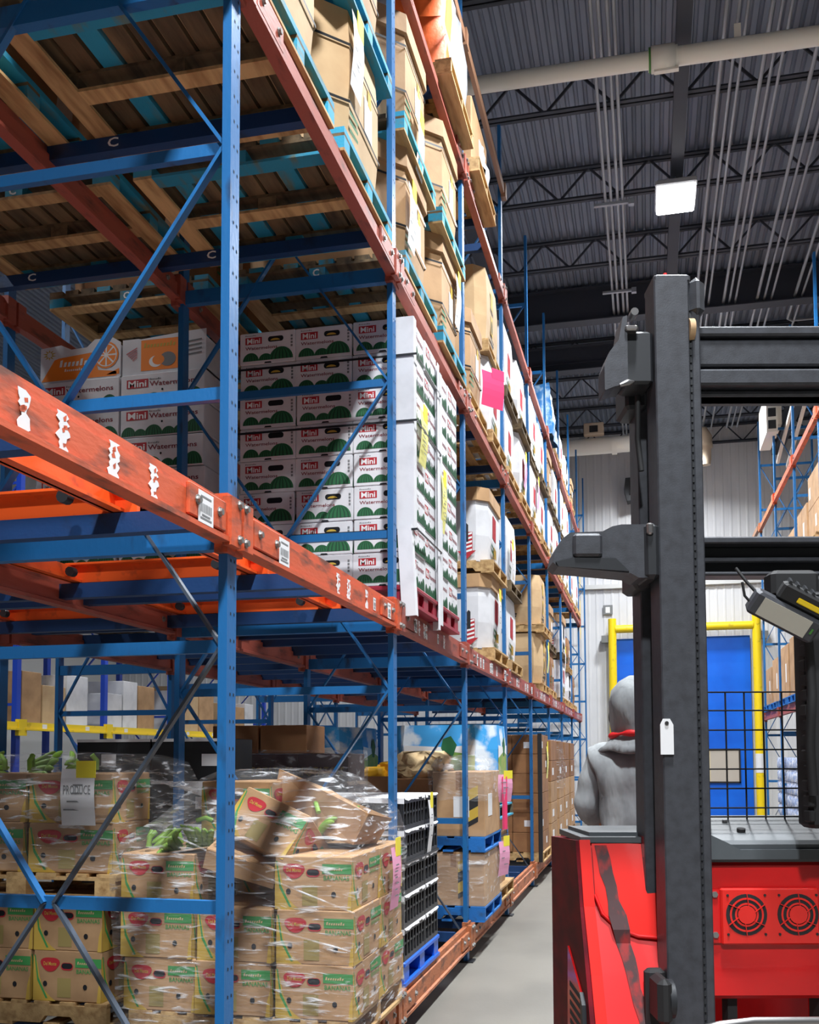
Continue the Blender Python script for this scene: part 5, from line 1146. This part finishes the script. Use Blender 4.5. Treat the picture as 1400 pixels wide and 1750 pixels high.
# main front panel with twin fan plate
tp('front_panel', MB().cham(0.90, 1.62, 3.20, 3.34, 0.96, 1.385, 0.012), 'truck_red')
fp = tp('fan_plate', MB().cham(0.968, 1.274, 3.178, 3.20, 1.131, 1.305, 0.005), 'truck_redlite')
for x in (0.952, 1.290):
    for z in (1.16, 1.285): tp('bolt', MB().prism(ell(x, z, 0.010, 0.010, n=6), 1, 3.186, 3.20), 'zinc')
tp('mount_flange', MB().box(0.938, 0.968, 3.192, 3.20, 1.135, 1.30).box(1.274, 1.304, 3.192, 3.20, 1.135, 1.30), 'truck_red')
for x0 in (1.046, 1.206):
    t = tp('cooling_fan', MB().prism(ell(x0, 1.224, 0.064, 0.064, n=28), 1, 3.1765, 3.178), 'ink_black')
    t2 = MB()
    for r_ in (0.050, 0.034):
        o_ = ell(x0, 1.224, r_+0.003, r_+0.003, n=28); i_ = ell(x0, 1.224, r_-0.003, r_-0.003, n=28)
        for k in range(28): j = (k+1) % 28; t2.add([(o_[k][0], 3.1745, o_[k][1]), (o_[j][0], 3.1745, o_[j][1]), (i_[j][0], 3.1745, i_[j][1]), (i_[k][0], 3.1745, i_[k][1])], [(0, 1, 2, 3)])
    for k in range(6): a = R(60*k+15); t2.bar((x0+0.024*math.cos(a), 3.1745, 1.224+0.024*math.sin(a)), (x0+0.064*math.cos(a+0.25), 3.1745, 1.224+0.064*math.sin(a+0.25)), 0.002, 0.006, 0, (0, 1, 0))
    part('fan_guard', t2, 'truck_redlite', t)
    part('fan_hub', MB().prism(ell(x0, 1.224, 0.028, 0.028, n=20), 1, 3.172, 3.1765), 'truck_redlite', t)
    for sx in (-1, 1):
        for sz in (-1, 1): part('screw', MB().prism(ell(x0+sx*0.058, 1.224+sz*0.06, 0.004, 0.004, n=6), 1, 3.174, 3.178), 'ink_black', t)
# grey dash cover
tp('dash_cover', MB().prism([(3.19, 1.385), (3.185, 1.44), (3.20, 1.452), (3.48, 1.505), (3.62, 1.505), (3.62, 1.385)], 0, 0.93, 1.60), 'truck_grey')
tp('dash_ledge', MB().prism([(0.99, 1.447), (1.03, 1.425), (1.62, 1.425), (1.62, 1.395), (0.93, 1.395), (0.93, 1.475)], 1, 3.172, 3.19), 'truck_grey')
tp('round_button', MB().tube([(1.075, 3.30, 1.472), (1.075, 3.298, 1.482)], 0.014, 14), 'ink_black')
for x in (0.985, 1.06): tp('screw', MB().tube([(x, 3.42, 1.494), (x, 3.42, 1.502)], 0.009, 10), 'steel')
# mesh guard
mg = tp('mesh_guard', MB().box(0.90, 0.915, 3.46, 3.47, 1.50, 1.96), 'ink_black')
for k in range(11): part('wire', MB().tube([(0.955+0.0645*k, 3.46, 1.46), (0.955+0.0645*k, 3.46, 1.937)], 0.003, 6), 'ink_black', mg)
for z in (1.935, 1.872, 1.805, 1.738, 1.672, 1.606, 1.54, 1.51): part('wire', MB().tube([(0.90, 3.457, z), (1.62, 3.457, z)], 0.003, 6), 'ink_black', mg)
# mast: left outer rail, inner rail, chain, right rails
def rail(name, x0, x1, y0, y1, z0, z1, mt):
    tp(name, MB().cham(x0, x1, y0, y1, z0, z1, 0.004), mt)
rail('mast_rail', 0.752, 0.858, 3.00, 3.12, 0.06, 3.175, 'mast_black')
rail('mast_rail', 0.735, 0.86, 3.18, 3.30, 0.06, 2.95, 'mast_black')
rail('rail_flange', 0.866, 0.893, 3.01, 3.10, 0.06, 3.10, 'mast_black')
tp('rail_groove', MB().box(0.856, 0.868, 3.045, 3.09, 0.06, 3.06), 'ink_black')
ch = MB()
for k in range(110):
    z = 0.55+0.0232*k; ch.box(0.861, 0.873, 3.012, 3.03, z, z+0.015); ch.box(0.860, 0.870, 3.016, 3.036, z+0.013, z+0.0235)
o = tp('lift_chain', ch, 'mast_dark'); 
rail('mast_rail', 1.44, 1.546, 3.00, 3.12, 0.06, 3.175, 'mast_black'); rail('mast_rail', 1.44, 1.56, 3.18, 3.30, 0.06, 2.95, 'mast_black'); rail('rail_flange', 1.405, 1.432, 3.01, 3.10, 0.06, 3.10, 'mast_black')
tp('mast_top_cap', MB().cham(0.752, 0.865, 3.0, 3.13, 3.165, 3.19, 0.006), 'mast_black')
tp('chain_pulley', MB().cham(0.86, 0.91, 2.995, 3.11, 3.06, 3.185, 0.02), 'mast_black')
tp('pulley_wheel', MB().tube([(0.858, 3.02, 3.02), (0.875, 3.02, 3.02)], 0.035, 16), 'kraft_light')
tp('beacon_pin', MB().tube([(0.80, 3.05, 3.188), (0.80, 3.05, 3.215)], 0.006, 8), 'red_cloth')
tp('tie_plate', MB().cham(0.69, 0.76, 3.14, 3.30, 2.82, 3.06, 0.01), 'mast_dark')
tp('tie_plate', MB().cham(0.70, 0.76, 3.12, 3.30, 2.24, 2.41, 0.012), 'mast_dark')
# cross members between the rails
for z0, z1, y in ((3.018, 3.048, 3.05), (2.925, 3.008, 3.06), (2.862, 2.912, 3.05), (2.84, 2.86, 3.09)): tp('upper_crossbar', MB().cham(0.87, 1.43, y, y+0.10, z0, z1, 0.006), 'mast_black')
tp('upper_crossbar_back', MB().box(0.87, 1.43, 3.10, 3.16, 2.84, 3.05), 'mast_dark')
for z0, z1, y, mm_ in ((2.368, 2.389, 3.06, 'mast_black'), (2.278, 2.369, 3.12, 'mast_dark'), (2.315, 2.33, 3.09, 'mast_black'), (2.272, 2.284, 3.08, 'mast_black')): tp('lower_crossbar', MB().cham(0.87, 1.43, y, y+0.08, z0, z1, 0.004), mm_)
# side arm castings that stick out left of the mast
arm = [(0.432, 2.300), (0.440, 2.335), (0.462, 2.372), (0.486, 2.390), (0.583, 2.393), (0.612, 2.408), (0.640, 2.414), (0.72, 2.414), (0.72, 2.252), (0.690, 2.252), (0.665, 2.266), (0.56, 2.276), (0.448, 2.286)]
tp('fork_arm', MB().prism(arm, 1, 3.0, 3.13), 'mast_black')
tp('fork_arm_step', MB().cham(0.492, 0.58, 2.985, 3.005, 2.315, 2.385, 0.008), 'mast_black')
tp('fork_arm_rib', MB().prism([(0.44, 2.30), (0.49, 2.312), (0.62, 2.31), (0.66, 2.27), (0.448, 2.286)], 1, 2.992, 3.0), 'mast_dark')
tp('fork_arm_collar', MB().cham(0.705, 0.752, 2.99, 3.14, 2.248, 2.418, 0.012), 'mast_dark')
tp('fork_arm_collar_cap', MB().cham(0.712, 0.732, 2.98, 3.0, 2.38, 2.415, 0.005), 'steel')
arm2 = [(0.597, 2.83), (0.597, 2.905), (0.612, 2.945), (0.642, 2.985), (0.655, 3.055), (0.668, 3.06), (0.668, 2.862), (0.652, 2.845), (0.625, 2.838), (0.60, 2.828)]
tp('upper_arm', MB().prism(arm2, 1, 3.0, 3.10), 'mast_black')
tp('upper_arm_block', MB().cham(0.664, 0.75, 3.02, 3.14, 2.855, 3.02, 0.008), 'mast_dark')
tp('upper_arm_pin', MB().cham(0.66, 0.70, 2.99, 3.03, 3.01, 3.026, 0.004), 'steel'); tp('upper_arm_pin', MB().tube([(0.69, 2.99, 3.068), (0.69, 3.03, 3.068)], 0.012, 10), 'steel')
tp('upper_arm_tip', MB().tube([(0.64, 2.99, 2.838), (0.665, 2.99, 2.845), (0.685, 3.0, 2.852)], [0.006, 0.012, 0.004], 8), 'steel')
tp('hose', MB().tube([(0.715, 3.08, 2.84), (0.712, 3.08, 2.7), (0.722, 3.08, 2.6)], 0.009, 8), 'rubber')
tg_ = tp('hang_tag', MB().prism([(0.743, 1.81), (0.752, 1.828), (0.772, 1.828), (0.782, 1.81), (0.782, 1.722), (0.743, 1.722)], 1, 2.992, 2.996), 'paper')
part('eyelet', MB().tube([(0.762, 2.989, 1.815), (0.762, 2.992, 1.815)], 0.006, 8), 'ink_black', tg_)
# black bumper block low on the rail
tp('guide_block', MB().cham(0.70, 0.742, 2.90, 3.02, 0.955, 1.085, 0.014), 'rubber')
tp('guide_roller', MB().tube([(0.738, 2.96, 1.02), (0.755, 2.96, 1.02)], 0.055, 18), 'mast_dark')
tp('block_recess', MB().cham(0.693, 0.752, 3.02, 3.06, 0.90, 1.09, 0.01), 'ink_black')
# front bumper tube
tp('bumper_tube', MB().tube([(0.74, 2.86, 0.935), (0.78, 2.85, 0.955), (0.86, 2.85, 0.972), (0.95, 2.85, 0.982), (1.10, 2.85, 0.982), (1.62, 2.85, 0.982)], 0.013, 10), 'steel')
# hose bundle and work light between the rails
hb = MB(); rr = random.Random(9)
hb.cham(1.19, 1.29, 3.02, 3.12, 1.50, 2.26, 0.012)
for k in range(16): z = 1.52+0.045*k; hb.cham(1.178+0.008*rr.random(), 1.20, 3.0, 3.05, z, z+0.035, 0.004)
tp('hose_carrier', hb, 'rubber')
tp('hose', MB().tube([(1.20, 3.0, 2.25), (1.17, 2.98, 2.2), (1.185, 2.98, 2.05), (1.195, 2.99, 1.9), (1.18, 2.98, 1.75), (1.19, 2.99, 1.6)], 0.014, 8), 'rubber')
wl = part('work_light', MB().cham(-0.105, 0.105, -0.025, 0.03, -0.036, 0.036, 0.008), 'mast_black', truck, (1.083-TX, 2.90-TY, 2.122), (R(28), R(28), 0))
part('light_lens', MB().box(-0.078, 0.074, -0.0275, -0.025, -0.027, 0.027), 'lens', wl)
part('indicator', MB().box(0.082, 0.088, -0.0275, -0.025, -0.008, 0.008), 'leaf_green', wl)
part('heat_sink', MB().cham(-0.05, 0.10, -0.012, 0.03, 0.036, 0.09, 0.008), 'rubber', wl)
for k in range(6): part('fin', MB().box(-0.04+0.024*k, -0.032+0.024*k, -0.004, 0.036, 0.05, 0.098), 'mast_dark', wl)
part('warning_label', MB().cham(0.005, 0.085, -0.0145, -0.0115, 0.052, 0.068, 0.002), 'yellow_paint', wl)
part('bracket_arm', MB().bar((0.02, 0.02, 0.07), (0.13, 0.05, 0.12), 0.02, 0.02), 'rubber', wl)
tp('light_cable', MB().tube([(1.02, 2.92, 2.185), (0.985, 2.93, 2.23), (0.965, 2.95, 2.27)], 0.005, 6), 'rubber')
tp('light_clip', MB().tube([(0.985, 2.9, 2.165), (0.972, 2.9, 2.18), (0.966, 2.9, 2.22)], 0.004, 6), 'rubber')
tp('light_mount', MB().cham(1.06, 1.20, 2.92, 3.0, 2.18, 2.26, 0.012), 'rubber')
# chassis, legs and wheels below the frame
tp('chassis', MB().cham(0.80, 1.62, 3.34, 5.25, 0.16, 0.34, 0.02), 'mast_dark')
tp('rear_body', MB().cham(1.42, 1.62, 3.64, 5.08, 0.34, 1.25, 0.03), 'truck_red')
tp('platform_back', MB().cham(0.86, 1.62, 5.10, 5.20, 0.34, 1.30, 0.02), 'truck_red')
for x in (0.58, 1.52): tp('straddle_leg', MB().cham(x, x+0.12, 2.3, 3.4, 0.06, 0.24, 0.015), 'truck_red')
for x, y, r in ((0.64, 2.42, 0.09), (1.58, 2.42, 0.09), (0.95, 4.9, 0.16), (1.45, 4.9, 0.16)): tp('wheel', MB().tube([(x-0.05, y, r), (x+0.05, y, r)], r, 20), 'rubber')
tp('cross_link', MB().box(0.60, 1.60, 3.05, 3.30, 0.08, 0.3), 'mast_dark')
tp('leg_post', MB().box(1.28, 1.32, 3.22, 3.30, 0.3, 0.97).box(1.0, 1.03, 3.24, 3.30, 0.3, 0.97), 'ink_black')

# ================================================================ PERSON on the truck
PXl, PYl, PZl = 1.06, 4.66, 0.34
def wl_(x, y): return (x*math.cos(TA)-y*math.sin(TA), x*math.sin(TA)+y*math.cos(TA))
px_, py_ = wl_(PXl, PYl)
per = thing('person', 'person in a grey hoodie with the hood up, standing in the red truck', 'person', (px_, py_, PZl), TA+R(-28))
FOLD = bpy.data.textures.new('cloth_folds', 'CLOUDS'); FOLD.noise_scale = 0.16; FOLD.noise_depth = 1
def folds(o, st):
    d_ = o.modifiers.new('folds', 'DISPLACE'); d_.texture = FOLD; d_.strength = st; d_.mid_level = 0.5; d_.texture_coords = 'LOCAL'
def skin_obj(name, verts, edges, mt, parent, sub=2):
    me = bpy.data.meshes.new(name); me.from_pydata([v[:3] for v in verts], edges, [])
    o = obj(name, me, parent); me.materials.append(MATS[mt])
    sk = o.modifiers.new('skin', 'SKIN'); sk.use_smooth_shade = True
    if not me.skin_vertices: 
        pass
    for i, v in enumerate(verts):
        s = me.skin_vertices[0].data[i]; s.radius = (v[3], v[4]); s.use_root = (i == 0)
    ss = o.modifiers.new('subdivision', 'SUBSURF'); ss.levels = sub; ss.render_levels = sub
    return o
# body facing local +y, standing, forearms raised to the controls
V = [(0, 0, 0.90, .15, .11), (0, 0.0, 1.08, .145, .10), (0, 0.02, 1.28, .16, .11), (0, 0.0, 1.42, .10, .08), (0, 0.02, 1.50, .055, .055), (0, 0.04, 1.58, .085, .095), (0, 0.04, 1.69, .075, .085),
     (-.18, 0.0, 1.38, .062, .06), (-.235, -.02, 1.12, .048, .048), (-.20, .20, 1.02, .038, .038), (-.17, .30, 1.06, .034, .022),
     (.18, 0.0, 1.38, .062, .06), (.235, -.02, 1.12, .048, .048), (.20, .20, 1.02, .038, .038), (.17, .30, 1.06, .034, .022),
     (-.09, 0, .80, .088, .09), (-.10, .02, .46, .06, .062), (-.11, 0, .09, .042, .045), (-.12, .13, .035, .04, .03),
     (.09, 0, .80, .088, .09), (.10, .02, .46, .06, .062), (.11, 0, .09, .042, .045), (.12, .13, .035, .04, .03)]
E_ = [(0, 1), (1, 2), (2, 3), (3, 4), (4, 5), (5, 6), (3, 7), (7, 8), (8, 9), (9, 10), (3, 11), (11, 12), (12, 13), (13, 14), (0, 15), (15, 16), (16, 17), (17, 18), (0, 19), (19, 20), (20, 21), (21, 22)]
skin_obj('body', V, E_, 'skin', per)
for s in (-1, 1):
    for k, (dx, L_) in enumerate(((-.026, .055), (-.009, .066), (.009, .070), (.026, .060))):
        skin_obj('finger', [(s*.17+dx, .315, 1.07, .010, .010), (s*.17+dx, .315+L_*.6, 1.075, .009, .009), (s*.17+dx, .315+L_*.9, 1.05, .008, .008)], [(0, 1), (1, 2)], 'skin', per, 1)
    skin_obj('thumb', [(s*.17-s*.03, .29, 1.06, .011, .011), (s*.17-s*.055, .33, 1.065, .009, .009), (s*.17-s*.05, .355, 1.06, .008, .008)], [(0, 1), (1, 2)], 'skin', per, 1)
hd_ = skin_obj('hoodie', [(0, -.005, 0.84, .19, .145), (0, -.01, 1.02, .195, .15), (0, -.01, 1.24, .205, .155), (0, -.01, 1.385, .155, .125), (0, 0.0, 1.455, .10, .10),
    (-.185, 0.0, 1.365, .092, .09), (-.255, -.02, 1.13, .074, .074), (-.21, .17, 1.03, .056, .056), (.185, 0, 1.365, .092, .09), (.255, -.02, 1.13, .074, .074), (.21, .17, 1.03, .056, .056)],
    [(0, 1), (1, 2), (2, 3), (3, 4), (3, 5), (5, 6), (6, 7), (3, 8), (8, 9), (9, 10)], 'hoodie', per, 3); folds(hd_, 0.045)
skin_obj('trousers', [(0, 0, 0.88, .155, .12), (-.09, 0, .78, .10, .105), (-.10, .02, .46, .075, .078), (-.11, 0, .11, .062, .066), (.09, 0, .78, .10, .105), (.10, .02, .46, .075, .078), (.11, 0, .11, .062, .066)], [(0, 1), (1, 2), (2, 3), (0, 4), (4, 5), (5, 6)], 'trousers', per)
# hood: open shell around the head
hv, hf = [], []; NA = 30
HP = [(1.738, .015, .02), (1.732, .05, .06), (1.712, .085, .105), (1.675, .112, .138), (1.63, .124, .152), (1.58, .126, .152), (1.53, .122, .142), (1.485, .118, .130), (1.455, .128, .132), (1.425, .160, .150), (1.395, .195, .165)]; NZ = len(HP)-1
for i, (z_, rx, ry) in enumerate(HP):
    f = i/NZ
    for k in range(NA+1):
        a = R(-90-142+284*k/NA); wob = 1+0.035*f*math.sin(9*a+5*f)+0.02*math.sin(4*a-7*f)
        hv.append((rx*math.cos(a)*wob, 0.01+ry*math.sin(a)*wob, z_+0.012*f*math.sin(5*a)))
for i in range(NZ):
    for k in range(NA): hf.append((i*(NA+1)+k, i*(NA+1)+k+1, (i+1)*(NA+1)+k+1, (i+1)*(NA+1)+k))
mb = MB(); mb.add(hv, hf, 0, True); ho = part('hood', mb, 'hoodie', per)
folds(ho, 0.035); so = ho.modifiers.new('thickness', 'SOLIDIFY'); so.thickness = 0.012; so.offset = 1
part('red_collar', MB().tube([(0.132*math.cos(R(a)), 0.01+0.142*math.sin(R(a)), 1.475+0.006*math.sin(R(3*a))) for a in range(140, 401, 10)], [0.012+0.006*math.sin(R(7*a)) for a in range(140, 401, 10)], 8), 'red_cloth', per)
part('headset', MB().tube([(-0.115, 0.03, 1.56), (-0.13, 0.03, 1.56), (-0.145, 0.03, 1.56)], [0.03, 0.035, 0.03], 12).tube([(0.115, 0.03, 1.56), (0.145, 0.03, 1.56)], 0.033, 12).tube([(0.135*math.cos(R(a)), 0.03, 1.58+0.165*math.sin(R(a))) for a in range(0, 181, 15)], 0.008, 6).tube([(-0.135, 0.05, 1.55), (-0.10, 0.13, 1.51), (-0.05, 0.15, 1.50)], 0.006, 6), 'ink_black', per)
part('eyes', MB().tube([(-.032, .118, 1.615), (-.032, .126, 1.615)], 0.011, 8).tube([(.032, .118, 1.615), (.032, .126, 1.615)], 0.011, 8), 'ink_black', per)
part('nose', MB().prism([(-.014, 1.57), (.014, 1.57), (.006, 1.62), (-.006, 1.62)], 1, .12, .148), 'skin', per)
part('mouth', MB().box(-.025, .025, .118, .128, 1.543, 1.550), 'ink_maroon', per)
for s in (-1, 1): part('shoe', MB().cham(s*.115-.05, s*.115+.05, -.08, .20, 0, .085, .025), 'rubber', per)
